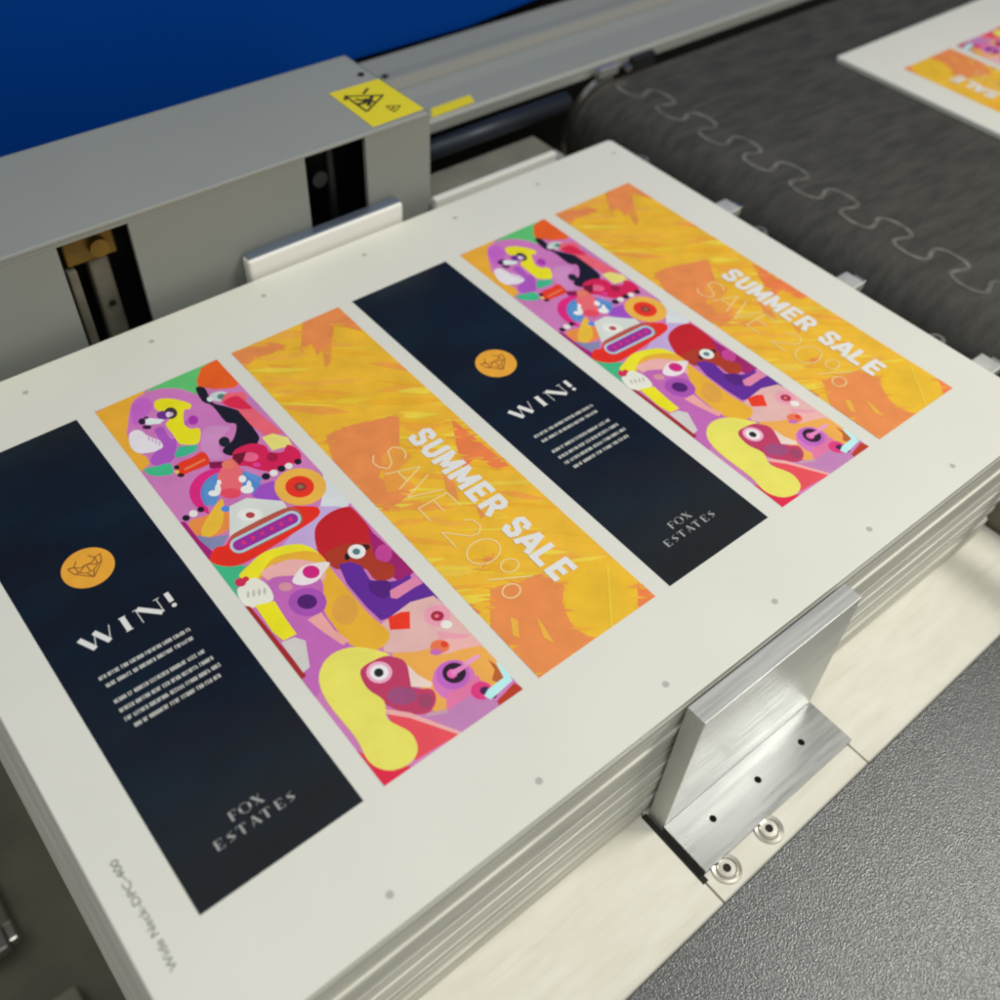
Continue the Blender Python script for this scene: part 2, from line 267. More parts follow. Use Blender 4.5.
(0,(80,120,125),[1097,1952,1085,1940,1071,1936,1056,1938,1043,1948,1036,1962,1035,1978,1041,1994,1053,2005,1068,2010,1083,2007,1095,1998,1103,1983,1103,1967]),
(0,(216,172,166),[778,1202,1125,1238,1324,1172,1432,219,1287,584,1019,727,839,770,667,965]),
(0,(222,150,165),[1126,870,1369,618,1324,492,1056,634]),
(0,(226,50,20),[887,1221,1003,1202,1068,1163,967,1017,828,1111]),
(0,(232,150,168),[1316,916,1278,884,1230,873,1181,884,1141,914,1118,959,1115,1009,1135,1055,1173,1087,1221,1099,1271,1089,1312,1058,1335,1012,1337,962]),
(0,(232,222,215),[1272,840,1257,828,1238,825,1218,830,1201,843,1190,861,1189,881,1196,898,1210,910,1230,914,1250,908,1267,895,1277,877,1279,857]),
(0,(165,30,60),[1269,949,1251,934,1227,929,1203,934,1183,950,1171,972,1169,996,1179,1018,1197,1033,1221,1038,1245,1033,1265,1017,1277,995,1279,970]),
(0,(225,120,130),[1236,974,1224,967,1209,971,1201,984,1205,998,1217,1005,1232,1001,1239,988]),
(1,(222,168,42),[143,2356,263,2416,459,2452,722,2331,801,2130,786,1896,784,1719,780,1346,810,1099,707,1015,571,1039,493,1179,426,1339,420,1565,683,1945,639,2160,429,2289,212,2214]),
(0,(214,155,58),[732,1439,685,1389,631,1362,579,1364,541,1394,522,1446,528,1510,556,1574,602,1625,657,1654,710,1653,750,1622,768,1569,762,1503]),
(1,(226,216,30),[116,2346,208,2396,437,2453,713,2353,798,2163,702,2261,464,2348,289,2274,197,2226]),
(1,(226,168,162),[289,2274,444,2278,591,2227,741,2037,660,1873,411,2003,301,2146]),
(1,(186,98,172),[286,2157,466,2095,657,1904,505,1613,479,1354,467,1172,229,1196,72,983,-25,957,-5,1118,108,1369,155,1547,188,1884]),
(0,(205,140,150),[422,1980,407,1966,385,1962,362,1969,341,1985,326,2007,321,2031,327,2052,342,2066,364,2070,388,2064,409,2047,424,2025,428,2001]),
(0,(228,158,152),[342,1611,471,1611,462,1394,503,1226,436,1223,378,1431]),
(0,(160,75,168),[567,1666,519,1620,455,1604,389,1619,332,1662,296,1726,287,1798,308,1863,355,1910,419,1928,487,1914,546,1869,582,1804,590,1731]),
(0,(75,22,102),[505,1719,480,1696,447,1687,412,1695,382,1718,363,1751,358,1788,369,1822,394,1846,427,1855,462,1847,493,1824,512,1790,516,1753]),
(1,(226,216,216),[450,2032,585,2110,687,2093,815,2011,704,1943,615,1907,502,1939]),
(0,(200,32,120),[692,1974,670,1952,640,1943,608,1950,581,1970,565,2000,561,2034,572,2066,594,2088,624,2097,656,2090,683,2070,700,2039,703,2005]),
(1,(222,222,205),[26,2224,131,2261,215,2256,262,2117,228,1968,133,1969,-1,2028]),
(0,(190,180,175),[92,2129,75,2106,62,2101,60,2117,72,2145,90,2168,103,2173,104,2157]),
(0,(190,180,175),[135,2111,117,2088,104,2083,103,2099,114,2127,132,2150,146,2155,147,2139]),
(0,(190,180,175),[178,2093,160,2070,146,2065,145,2081,157,2109,175,2132,189,2137,190,2121]),
(0,(190,180,175),[220,2075,202,2052,189,2047,188,2063,200,2091,218,2114,231,2119,233,2103]),
(0,(200,40,80),[133,2259,119,2244,100,2238,80,2242,63,2255,52,2275,49,2297,56,2318,70,2333,88,2340,108,2336,126,2323,137,2303,139,2280]),
(0,(200,40,60),[171,2275,163,2265,152,2262,140,2264,130,2271,124,2283,123,2296,127,2309,135,2318,146,2322,158,2320,168,2312,174,2300,175,2287]),
(0,(226,216,20),[69,2003,223,1943,203,1731,195,1544,76,1554,49,1683]),
(0,(158,34,30),[-19,2070,34,2016,47,1154,-27,1148]),
(0,(200,196,190),[50,1547,163,1527,218,1445,112,1208,43,1196]),
(1,(228,162,72),[703,906,869,810,1026,737,1304,571,1348,284,1209,146,1077,248,895,151,667,255,692,426,717,708]),
(1,(226,170,165),[1015,793,1148,756,1250,677,1385,638,1355,531,1188,596,1022,660]),
(0,(226,112,66),[1124,678,1100,660,1068,655,1035,665,1006,687,988,717,984,749,995,777,1018,795,1050,800,1083,790,1112,768,1130,738,1135,705]),
(0,(190,100,170),[1041,671,1029,664,1012,664,992,672,974,686,961,703,956,720,960,734,972,741,989,741,1009,733,1027,719,1040,702,1045,685]),
(0,(215,60,30),[1124,703,1114,694,1101,691,1088,694,1077,702,1071,714,1071,727,1076,740,1087,748,1100,752,1113,749,1123,741,1129,729,1130,715]),
(0,(205,112,175),[1098,292,1033,238,954,216,876,231,814,278,781,350,782,432,817,509,881,566,961,590,1041,576,1105,528,1139,453,1136,369]),
(0,(216,112,155),[822,326,1136,324,1113,160,865,145,745,224]),
(0,(222,150,190),[1080,491,1259,478,1260,446,1066,439]),
(0,(185,95,185),[1088,361,1041,323,982,310,923,323,875,360,847,414,845,475,869,530,915,569,975,584,1035,571,1084,533,1112,477,1114,416]),
(0,(35,10,38),[1075,396,1046,371,1011,359,973,361,940,378,915,406,903,442,906,479,922,513,950,539,986,551,1024,549,1058,532,1083,504,1095,468,1092,430]),
(0,(222,95,170),[1014,433,999,421,981,416,962,420,948,431,940,448,939,467,948,485,962,497,981,502,999,499,1014,487,1022,470,1022,451]),
(0,(222,130,185),[984,487,1129,468,1115,433,971,436]),
(0,(184,122,172),[558,296,738,215,1047,211,1122,-25,717,-12,599,165]),
(0,(206,120,178),[717,-12,1137,-7,1109,-73,237,-60,203,-8,339,47]),
(0,(190,150,160),[596,296,752,233,747,193,582,278]),
(0,(214,50,120),[1141,139,1111,115,1073,107,1036,116,1005,139,988,173,987,211,1003,245,1032,269,1070,278,1108,269,1139,246,1157,211,1157,173]),
(0,(60,20,70),[1126,150,1112,140,1095,137,1077,141,1063,152,1054,168,1053,186,1060,201,1074,211,1091,215,1109,210,1124,199,1132,183,1133,165]),
(0,(60,20,60),[1139,80,1130,74,1119,73,1107,76,1096,84,1090,95,1089,106,1093,116,1102,122,1113,123,1125,120,1136,112,1142,101,1143,90]),
(0,(176,50,20),[1111,43,1323,88,1359,-15,1077,-48]),
(0,(176,90,40),[1295,387,1314,310,1291,174,1224,165,1197,216,1275,278]),
(0,(175,225,222),[1059,142,1120,169,1287,177,1330,329,1365,271,1330,113,1078,83]),
(1,(182,52,92),[419,938,588,963,741,814,705,656,668,534,767,442,729,339,618,293,502,374,411,526,361,741]),
(0,(150,70,115),[643,464,612,443,569,441,521,458,478,491,448,534,437,578,448,615,478,636,522,639,570,622,614,588,644,545,654,500]),
(0,(150,60,95),[713,351,690,331,662,322,635,326,613,343,602,368,602,398,615,426,638,447,666,456,694,452,715,435,727,409,726,379]),
(0,(226,202,190),[746,748,755,618,803,490,769,462,650,562]),
(0,(222,72,82),[372,541,500,371,619,192,717,-12,487,15,299,25,372,159,339,353]),
(0,(228,165,160),[366,532,506,380,724,-3,695,-8,480,343,356,482]),
(0,(215,28,65),[0,366,108,93,243,15,255,-35,-38,-67]),
(1,(221,214,92),[130,1100,318,1202,524,1132,686,919,598,940,419,938,366,767,405,589,338,439,408,243,377,100,283,37,169,45,72,108,21,241,53,463,51,863]),
(0,(226,165,190),[607,763,578,736,542,723,503,725,467,743,440,774,426,812,427,853,442,890,470,917,507,931,547,929,583,911,610,880,624,841,623,800]),
(0,(228,222,220),[584,780,563,761,537,752,509,754,483,767,464,789,454,816,454,846,465,872,485,892,512,901,540,900,566,887,586,864,596,836,595,807]),
(0,(25,28,25),[551,803,538,790,521,785,504,788,490,799,482,815,482,834,489,851,502,863,519,869,536,865,550,855,558,838,558,820]),
]
SALE = [
(0,(230,186,62),[-130,2833,91,2670,247,2454,360,2251,116,2443,-36,2663]),
(0,(226,152,58),[-21,3982,215,3860,390,3670,519,3485,256,3633,86,3828]),
(0,(228,165,58),[310,4159,547,4070,760,3938,934,3810,666,3916,455,4052]),
(0,(227,160,50),[62,5170,253,5064,415,4921,544,4786,329,4911,169,5057]),
(0,(228,165,58),[146,4750,355,4699,537,4593,684,4484,448,4548,268,4658]),
(0,(227,160,50),[876,3597,1134,3572,1357,3459,1536,3332,1245,3370,1025,3490]),
(0,(228,165,58),[344,5115,459,5054,531,4955,579,4856,452,4930,383,5032]),
(0,(227,160,50),[577,3234,787,3141,963,2999,1102,2861,865,2973,692,3118]),
(0,(228,165,58),[25,745,155,761,260,705,341,632,195,622,92,684]),
(0,(227,160,50),[-96,4508,53,4444,154,4328,224,4211,60,4291,-38,4410]),
(0,(227,160,50),[344,5123,607,5027,825,4862,997,4697,701,4815,487,4985]),
(0,(226,152,58),[533,2805,669,2735,781,2635,869,2538,716,2621,606,2724]),
(0,(230,186,62),[-190,1485,43,1414,227,1269,368,1119,107,1208,-73,1359]),
(0,(230,186,62),[841,511,1027,433,1165,296,1268,160,1060,256,925,396]),
(0,(226,152,58),[215,443,395,310,539,142,650,-13,448,143,307,313]),
(0,(230,186,62),[1209,3123,1320,3087,1401,3012,1462,2934,1338,2980,1258,3058]),
(0,(226,152,58),[11,2342,250,2223,432,2038,569,1858,302,2001,124,2191]),
(0,(227,160,50),[796,2990,942,2982,1034,2894,1096,2792,936,2810,847,2904]),
(0,(228,165,58),[843,4545,987,4527,1066,4431,1111,4322,954,4351,880,4453]),
(0,(228,165,58),[890,989,1020,930,1084,819,1116,705,975,778,916,893]),
(0,(227,160,50),[109,4116,354,4037,545,3880,691,3719,417,3817,230,3980]),
(0,(228,165,58),[314,5039,524,5027,693,4926,825,4809,589,4832,423,4940]),
(0,(226,152,58),[-200,2405,35,2322,232,2180,388,2037,124,2138,-70,2285]),
(0,(228,165,58),[263,1922,397,1858,480,1746,533,1634,385,1712,307,1828]),
(0,(226,152,58),[996,1793,1139,1693,1241,1557,1315,1429,1157,1548,1057,1686]),
(0,(227,160,50),[201,4624,329,4557,394,4441,428,4325,288,4407,228,4527]),
(0,(226,152,58),[620,1867,800,1829,941,1724,1048,1611,846,1663,709,1773]),
(0,(228,165,58),[47,4504,259,4324,433,4110,569,3916,330,4125,159,4341]),
(0,(228,165,58),[-54,1049,160,932,345,777,494,631,253,770,70,927]),
(0,(226,152,58),[1069,4022,1271,3896,1417,3716,1523,3545,1299,3695,1157,3879]),
(0,(226,152,58),[1127,236,1283,198,1378,88,1437,-30,1266,21,1176,136]),
(0,(228,165,58),[61,4213,200,4169,268,4060,301,3945,150,4003,88,4117]),
(0,(227,160,50),[-65,2076,89,2040,219,1959,322,1874,149,1920,21,2005]),
(0,(227,160,50),[882,2957,1086,2941,1256,2846,1391,2738,1161,2765,993,2866]),
(0,(222,190,60),[-1,642,153,510,291,363,404,231,229,383,92,532]),
(0,(232,198,60),[332,1697,621,1503,900,1295,1136,1113,807,1336,529,1545]),
(0,(228,160,48),[105,885,230,842,343,776,436,711,294,763,182,830]),
(0,(228,160,48),[704,1413,845,1315,972,1199,1075,1093,915,1208,789,1325]),
(0,(234,188,44),[666,4602,939,4433,1201,4249,1423,4086,1112,4281,850,4466]),
(0,(228,160,48),[249,1303,407,1247,551,1165,670,1086,491,1152,348,1236]),
(0,(232,198,60),[1062,2894,1239,2836,1376,2720,1480,2602,1282,2675,1148,2794]),
(0,(232,198,60),[1009,2725,1196,2628,1351,2493,1474,2363,1264,2477,1111,2616]),
(0,(232,198,60),[-145,1510,102,1339,339,1154,538,991,256,1187,21,1373]),
(0,(229,176,36),[350,3484,592,3348,821,3194,1014,3055,739,3212,511,3368]),
(0,(234,188,44),[215,1190,430,1043,627,872,789,718,544,889,349,1061]),
(0,(234,188,44),[610,3307,756,3254,886,3171,992,3091,827,3155,698,3240]),
(0,(232,198,60),[-91,4113,119,3966,311,3797,469,3644,231,3816,41,3986]),
(0,(232,198,60),[49,158,227,83,397,-7,540,-91,337,-4,168,88]),
(0,(228,160,48),[910,4962,1018,4934,1113,4878,1189,4821,1066,4856,973,4914]),
(0,(226,168,34),[588,4701,842,4506,1058,4271,1229,4057,942,4285,730,4522]),
(0,(232,198,60),[-51,2299,85,2262,205,2191,302,2120,148,2166,30,2239]),
(0,(232,198,60),[507,1945,708,1860,891,1744,1042,1634,814,1734,632,1853]),
(0,(229,176,36),[613,2340,762,2270,862,2149,930,2029,765,2115,669,2239]),
(0,(222,190,60),[-375,1055,-174,872,10,674,163,499,-65,710,-248,909]),
(0,(222,190,60),[667,1677,786,1641,863,1556,914,1465,783,1512,709,1602]),
(0,(232,198,60),[731,1073,873,1006,992,906,1085,810,925,890,808,992]),
(0,(229,176,36),[145,1467,434,1315,685,1111,887,918,561,1098,313,1306]),
(0,(232,198,60),[-400,1424,-187,1317,-12,1161,125,1011,-114,1139,-286,1299]),
(0,(222,190,60),[-385,377,-70,263,223,106,466,-44,110,91,-182,252]),
(0,(222,190,60),[1120,3622,1374,3424,1586,3186,1753,2969,1468,3199,1259,3440]),
(0,(232,198,60),[-446,1209,-138,1107,137,945,362,785,14,907,-259,1074]),
(0,(232,198,60),[-63,2637,209,2456,461,2249,670,2063,361,2273,111,2482]),
(0,(229,176,36),[696,3578,873,3549,1017,3457,1130,3356,932,3396,790,3493]),
(0,(226,168,34),[971,1587,1185,1441,1384,1275,1549,1126,1305,1295,1108,1463]),
(0,(234,188,44),[-262,5199,-58,5025,135,4838,296,4673,64,4874,-128,5062]),
(0,(232,198,60),[338,2502,529,2424,701,2314,841,2208,626,2301,455,2414]),
(0,(228,160,48),[973,197,1257,50,1532,-114,1763,-261,1439,-91,1166,74]),
(0,(226,168,34),[325,1172,449,1131,524,1038,570,940,434,993,364,1090]),
(0,(229,176,36),[21,4784,279,4638,512,4457,703,4290,411,4461,180,4645]),
(0,(228,160,48),[-208,3642,-84,3582,8,3485,76,3391,-62,3463,-151,3562]),
(0,(228,160,48),[-252,2089,-25,1901,169,1681,324,1482,68,1700,-123,1923]),
(0,(232,198,60),[32,617,304,411,548,174,748,-40,440,200,198,439]),
(0,(226,168,34),[144,4164,386,3961,602,3732,778,3527,503,3761,290,3992]),
(0,(222,190,60),[734,2068,1046,1908,1338,1714,1581,1537,1226,1724,936,1920]),
(0,(222,190,60),[-276,4591,-131,4537,-2,4455,104,4375,-60,4440,-189,4524]),
(0,(232,198,60),[-236,2952,-61,2863,102,2754,238,2654,39,2758,-123,2869]),
(0,(229,176,36),[352,1841,582,1760,775,1620,928,1480,669,1579,479,1724]),
(0,(226,168,34),[746,635,882,600,983,514,1058,422,906,468,808,559]),
(0,(228,160,48),[-454,1406,-172,1268,92,1101,312,947,-9,1107,-271,1277]),
(0,(222,190,60),[544,3589,781,3492,1002,3366,1186,3249,918,3363,698,3491]),
(0,(226,168,34),[752,3147,1038,2970,1296,2758,1508,2563,1185,2770,928,2985]),
(0,(232,198,60),[200,861,461,723,703,556,903,402,607,563,367,732]),
(0,(232,198,60),[245,3302,475,3155,672,2969,829,2796,569,2969,375,3158]),
(0,(234,188,44),[-137,4302,91,4147,271,3945,408,3754,153,3937,-23,4143]),
(0,(229,176,36),[1104,1081,1322,928,1518,749,1679,588,1432,766,1238,946]),
(0,(228,160,48),[506,2887,739,2714,961,2527,1147,2362,881,2561,661,2749]),
(0,(229,176,36),[1130,927,1353,813,1550,662,1711,521,1459,656,1264,809]),
(0,(234,188,44),[932,5040,1067,5002,1172,4919,1253,4833,1102,4881,999,4967]),
(0,(226,168,34),[-143,4196,109,4095,325,3939,499,3786,215,3907,1,4068]),
(0,(226,168,34),[9,2566,160,2506,291,2416,398,2329,228,2400,98,2492]),
(0,(228,160,48),[502,5371,775,5191,1024,4982,1229,4792,920,5001,673,5212]),
(0,(222,190,60),[19,2347,249,2249,465,2125,646,2011,385,2126,169,2252]),
(0,(232,198,60),[748,3252,941,3189,1092,3067,1209,2942,994,3020,845,3146]),
(0,(228,160,48),[293,2593,582,2407,838,2180,1045,1972,719,2189,466,2419]),
(0,(226,168,34),[118,486,277,427,423,343,544,264,364,334,219,420]),
(0,(232,198,60),[915,780,1071,727,1213,646,1330,567,1153,630,1012,714]),
(0,(229,176,36),[178,3139,413,3025,614,2865,775,2711,510,2847,312,3011]),
(0,(229,176,36),[551,838,657,764,753,678,832,600,712,687,617,773]),
(0,(232,198,60),[-52,4678,188,4564,400,4409,572,4261,301,4395,91,4554]),
(0,(226,168,34),[633,3562,948,3428,1227,3236,1454,3051,1098,3212,822,3408]),
(0,(232,198,60),[60,197,322,12,571,-190,779,-370,480,-157,233,47]),
(0,(232,198,60),[1083,2501,1198,2459,1302,2396,1388,2334,1257,2385,1154,2450]),
(0,(229,176,36),[489,2870,639,2768,764,2639,862,2519,692,2638,570,2769]),
(0,(232,198,60),[112,253,402,118,686,-30,926,-161,596,-5,313,144]),
(0,(229,176,36),[-324,746,-128,584,59,411,216,260,-7,446,-193,620]),
(0,(234,188,44),[418,3731,574,3709,703,3630,803,3542,627,3573,501,3657]),
(0,(226,168,34),[991,3724,1210,3555,1406,3360,1566,3185,1318,3382,1124,3578]),
(0,(234,188,44),[519,695,749,570,934,391,1077,219,819,369,638,552]),
(0,(226,168,34),[912,2325,1157,2169,1358,1965,1516,1775,1241,1958,1043,2165]),
(0,(232,198,60),[1045,3486,1224,3429,1365,3316,1472,3199,1272,3269,1134,3387]),
(0,(234,188,44),[1007,497,1140,400,1251,280,1338,170,1188,283,1079,404]),
(0,(232,198,60),[-416,1723,-193,1670,-5,1552,146,1429,-105,1497,-291,1620]),
(0,(232,198,60),[758,2716,962,2587,1133,2420,1268,2264,1038,2416,870,2586]),
(0,(226,168,34),[674,1883,877,1732,1067,1565,1224,1416,993,1590,805,1758]),
(0,(222,133,70),[8,5143,82,4999,438,4909,527,4764,340,4742,172,4776,-15,4718]),
(0,(222,133,70),[966,5134,1368,5074,1357,4794,1320,4484,1144,4779,952,4534,779,4291,838,4510,714,4442,773,4665,571,4547]),
(0,(215,140,60),[804,4482,952,4534,756,4255,667,4217]),
(0,(222,133,70),[136,3361,348,3362,648,3255,889,3194,623,2819,402,2721,226,2597,306,2371,364,2244,230,2223,42,2205,-20,2452,-33,2961]),
(0,(226,150,60),[401,2808,603,2834,642,2629,402,2550,442,2268,171,2390]),
(0,(225,120,64),[1264,2813,1316,1965,1174,2011,1136,2260,934,2191,1056,2462]),
(0,(222,140,70),[750,2290,766,2122,653,1902,637,2065]),
(0,(222,140,70),[760,1784,740,1615,668,1597]),
(0,(222,133,70),[215,1111,509,1224,526,1211]),
(0,(222,133,70),[249,931,710,792,780,560,651,449,578,234,611,11,236,-51,39,-114,-29,-31,-6,615]),
(0,(222,176,36),[1200,65,1098,-16,982,-69,864,-89,755,-75,664,-29,599,45,566,140,568,248,607,359,678,463,777,550,894,610,1017,636,1134,625,1232,578,1300,499,1332,396,1324,282,1278,168]),
(0,(225,120,64),[1319,203,1353,-52,1113,-7]),
(0,(228,172,46),[43,5022,73,5013,99,4997,119,4980,85,4991,60,5008]),
(0,(226,155,56),[252,5022,315,4973,363,4911,399,4853,328,4910,282,4974]),
(0,(226,160,52),[228,4985,298,4963,361,4927,414,4892,334,4919,271,4956]),
(0,(228,172,46),[181,5003,255,4981,317,4939,368,4898,285,4925,223,4968]),
(0,(226,160,52),[403,4929,451,4910,483,4874,505,4836,452,4860,421,4898]),
(0,(222,133,70),[416,4798,458,4782,481,4748,494,4713,448,4734,427,4769]),
(0,(226,160,52),[140,4818,178,4799,199,4766,211,4733,169,4756,149,4790]),
(0,(226,160,52),[-45,4771,-4,4747,22,4709,38,4672,-7,4701,-32,4740]),
(0,(226,155,56),[-68,4825,-25,4804,14,4776,46,4750,-3,4775,-42,4803]),
(0,(228,172,46),[-99,4823,-32,4800,27,4765,75,4729,0,4756,-59,4793]),
(0,(226,155,56),[-38,4893,-10,4874,9,4848,23,4823,-8,4846,-26,4873]),
(0,(228,172,46),[1104,5150,1164,5129,1213,5092,1252,5054,1185,5081,1136,5119]),
(0,(226,160,52),[1045,5161,1102,5133,1153,5096,1194,5061,1130,5094,1080,5132]),
(0,(226,155,56),[1003,5160,1052,5145,1089,5113,1117,5080,1062,5099,1026,5132]),
(0,(226,155,56),[1303,4878,1350,4863,1387,4833,1415,4802,1362,4820,1326,4852]),
(0,(228,172,46),[1278,5126,1348,5094,1408,5048,1457,5004,1378,5042,1319,5089]),
(0,(222,133,70),[1317,4808,1353,4792,1376,4763,1391,4734,1352,4754,1330,4784]),
(0,(228,172,46),[1237,4659,1309,4630,1376,4593,1433,4559,1351,4593,1284,4630]),
(0,(224,145,62),[1132,4751,1171,4732,1205,4705,1232,4680,1188,4703,1155,4730]),
(0,(228,172,46),[1080,4798,1146,4772,1204,4731,1250,4690,1175,4722,1118,4765]),
(0,(226,160,52),[942,4587,973,4579,992,4559,1005,4536,971,4546,953,4568]),
(0,(226,160,52),[1081,4817,1130,4790,1160,4748,1179,4706,1126,4738,1097,4782]),
(0,(226,155,56),[880,4524,918,4508,941,4478,956,4448,914,4467,892,4498]),
(0,(226,155,56),[767,4341,792,4325,808,4302,818,4279,790,4297,775,4321]),
(0,(228,172,46),[756,4445,799,4425,835,4395,864,4367,816,4391,780,4422]),
(0,(222,133,70),[736,4499,769,4493,795,4473,813,4452,776,4460,752,4481]),
(0,(222,133,70),[701,4688,756,4667,799,4630,832,4593,771,4619,728,4657]),
(0,(228,172,46),[616,4620,653,4619,677,4597,693,4571,652,4574,629,4598]),
(0,(228,172,46),[502,4627,570,4601,628,4559,674,4518,598,4549,540,4592]),
(0,(224,145,62),[713,4917,765,4880,808,4834,843,4793,786,4837,742,4882]),
(0,(224,145,62),[911,5198,964,5165,998,5116,1020,5068,961,5107,929,5158]),
(0,(224,145,62),[848,5167,925,5137,994,5093,1050,5051,963,5087,895,5132]),
(0,(226,160,52),[536,4685,612,4669,679,4635,734,4599,649,4619,582,4655]),
(0,(228,172,46),[219,3385,256,3375,288,3357,315,3338,273,3350,241,3369]),
(0,(226,160,52),[539,3301,576,3291,609,3271,636,3252,594,3265,561,3285]),
(0,(228,172,46),[322,3376,354,3377,377,3361,394,3341,358,3341,336,3359]),
(0,(226,160,52),[636,3269,686,3258,731,3236,767,3213,711,3227,667,3250]),
(0,(228,172,46),[822,3237,864,3214,901,3185,931,3157,884,3184,847,3214]),
(0,(228,172,46),[805,3202,860,3197,906,3172,943,3145,882,3152,836,3178]),
(0,(226,160,52),[558,2890,612,2852,661,2807,701,2767,640,2812,592,2857]),
(0,(228,172,46),[815,3206,859,3182,890,3146,912,3110,863,3138,833,3176]),
(0,(226,160,52),[493,2817,527,2796,557,2769,580,2744,541,2768,512,2796]),
(0,(226,160,52),[547,2851,596,2836,630,2803,654,2767,600,2786,567,2821]),
(0,(222,133,70),[281,2712,335,2708,378,2681,411,2651,351,2658,309,2687]),
(0,(226,160,52),[228,2469,276,2438,318,2400,352,2365,298,2401,256,2439]),
(0,(224,145,62),[254,2353,314,2340,367,2310,409,2279,340,2295,289,2326]),
(0,(228,172,46),[255,2322,316,2273,362,2211,397,2154,329,2212,283,2274]),
(0,(224,145,62),[56,2269,110,2243,147,2199,173,2155,113,2187,77,2232]),
(0,(226,155,56),[-58,2388,-2,2336,49,2279,90,2228,26,2288,-24,2346]),
(0,(226,160,52),[-75,2354,-8,2332,54,2300,105,2268,30,2295,-32,2328]),
(0,(226,160,52),[-98,2678,-39,2661,10,2627,49,2592,-18,2613,-66,2649]),
(0,(224,145,62),[-135,2890,-55,2874,17,2838,75,2801,-15,2822,-87,2859]),
(0,(226,155,56),[-136,2816,-58,2789,17,2754,80,2721,-9,2753,-84,2789]),
(0,(222,133,70),[-121,2730,-47,2702,17,2659,69,2617,-14,2650,-77,2695]),
(0,(222,133,70),[3,3173,36,3158,64,3137,86,3116,50,3134,22,3156]),
(0,(226,160,52),[2,3319,75,3297,140,3259,192,3220,110,3247,46,3287]),
(0,(222,133,70),[70,3316,104,3300,123,3271,133,3241,95,3261,78,3291]),
(0,(225,120,64),[1217,2690,1264,2648,1304,2599,1334,2555,1281,2603,1243,2653]),
(0,(224,145,62),[1227,2172,1293,2123,1348,2062,1390,2006,1316,2063,1262,2125]),
(0,(224,145,62),[1202,2571,1269,2549,1322,2506,1362,2463,1288,2491,1236,2535]),
(0,(224,145,62),[1247,2287,1287,2269,1321,2244,1350,2220,1305,2241,1270,2266]),
(0,(228,172,46),[1271,2070,1306,2069,1332,2050,1351,2027,1311,2030,1286,2051]),
(0,(228,172,46),[1218,2479,1279,2432,1326,2372,1361,2317,1292,2372,1247,2433]),
(0,(224,145,62),[1222,2140,1288,2120,1346,2086,1394,2052,1320,2077,1262,2112]),
(0,(226,160,52),[1149,2046,1184,2027,1207,1998,1222,1968,1184,1991,1162,2022]),
(0,(226,160,52),[1092,2258,1135,2246,1167,2219,1191,2190,1143,2205,1112,2234]),
(0,(228,172,46),[1095,2187,1143,2177,1181,2149,1209,2119,1156,2133,1119,2162]),
(0,(224,145,62),[997,2297,1078,2278,1151,2240,1211,2202,1119,2225,1047,2264]),
(0,(228,172,46),[941,2445,1003,2402,1051,2347,1088,2296,1019,2346,972,2402]),
(0,(228,172,46),[965,2369,998,2356,1020,2332,1034,2306,999,2322,978,2348]),
(0,(228,172,46),[1150,2727,1190,2713,1215,2682,1231,2651,1187,2669,1163,2701]),
(0,(224,145,62),[1142,2824,1204,2774,1261,2719,1307,2670,1237,2727,1181,2783]),
(0,(226,155,56),[1055,2633,1116,2616,1168,2582,1208,2546,1139,2567,1088,2603]),
(0,(222,133,70),[387,1231,432,1222,462,1192,483,1160,433,1173,404,1204]),
(0,(226,160,52),[243,1218,301,1178,347,1127,383,1080,318,1126,273,1178]),
(0,(226,160,52),[424,1251,479,1227,519,1187,548,1146,487,1174,449,1216]),
(0,(224,145,62),[320,1213,387,1193,452,1164,506,1136,429,1160,364,1190]),
(0,(226,160,52),[410,932,466,895,506,844,535,795,473,839,434,891]),
(0,(226,160,52),[497,902,553,860,603,811,643,766,580,815,531,865]),
(0,(228,172,46),[487,878,524,865,553,840,574,814,533,830,505,857]),
(0,(226,160,52),[205,984,252,950,292,908,324,869,270,909,231,951]),
(0,(228,172,46),[656,781,713,745,764,702,806,663,742,705,691,749]),
(0,(224,145,62),[671,664,743,639,806,599,858,559,777,589,714,631]),
(0,(226,155,56),[703,556,737,545,767,526,791,507,752,521,723,540]),
(0,(222,133,70),[567,414,613,386,649,348,676,311,625,344,590,383]),
(0,(226,160,52),[496,220,573,182,636,128,686,75,600,120,537,175]),
(0,(226,160,52),[327,37,392,3,450,-40,498,-81,425,-41,367,3]),
(0,(226,155,56),[338,-6,373,-8,398,-27,417,-49,378,-45,353,-25]),
(0,(222,133,70),[523,76,588,43,635,-8,670,-59,598,-19,552,34]),
(0,(228,172,46),[77,-2,143,-42,190,-99,225,-155,152,-107,106,-48]),
(0,(228,172,46),[-117,105,-47,84,15,46,65,9,-14,35,-75,74]),
(0,(228,172,46),[-99,427,-30,410,26,371,70,331,-7,353,-62,393]),
(0,(226,155,56),[-53,582,-14,560,14,529,35,498,-7,524,-35,556]),
(0,(228,172,46),[-50,396,-16,384,6,357,20,330,-18,347,-38,374]),
(0,(224,145,62),[-94,351,-28,323,22,275,59,227,-15,261,-63,311]),
(0,(224,145,62),[105,929,171,888,231,838,280,793,205,841,146,891]),
(0,(226,160,52),[78,818,121,801,151,769,172,737,125,758,96,791]),
(0,(226,155,56),[98,873,152,852,201,821,240,791,179,816,131,848]),
(0,(226,155,56),[1289,51,1333,42,1369,19,1397,-6,1348,6,1313,30]),
(0,(226,160,52),[1272,156,1323,144,1361,113,1389,80,1332,95,1295,128]),
(0,(226,160,52),[1284,-16,1315,-29,1337,-52,1354,-75,1320,-59,1298,-35]),
(0,(228,172,46),[1107,20,1146,9,1173,-18,1191,-47,1147,-33,1122,-4]),
(0,(224,145,62),[1202,221,1272,204,1331,166,1378,127,1299,148,1241,187]),
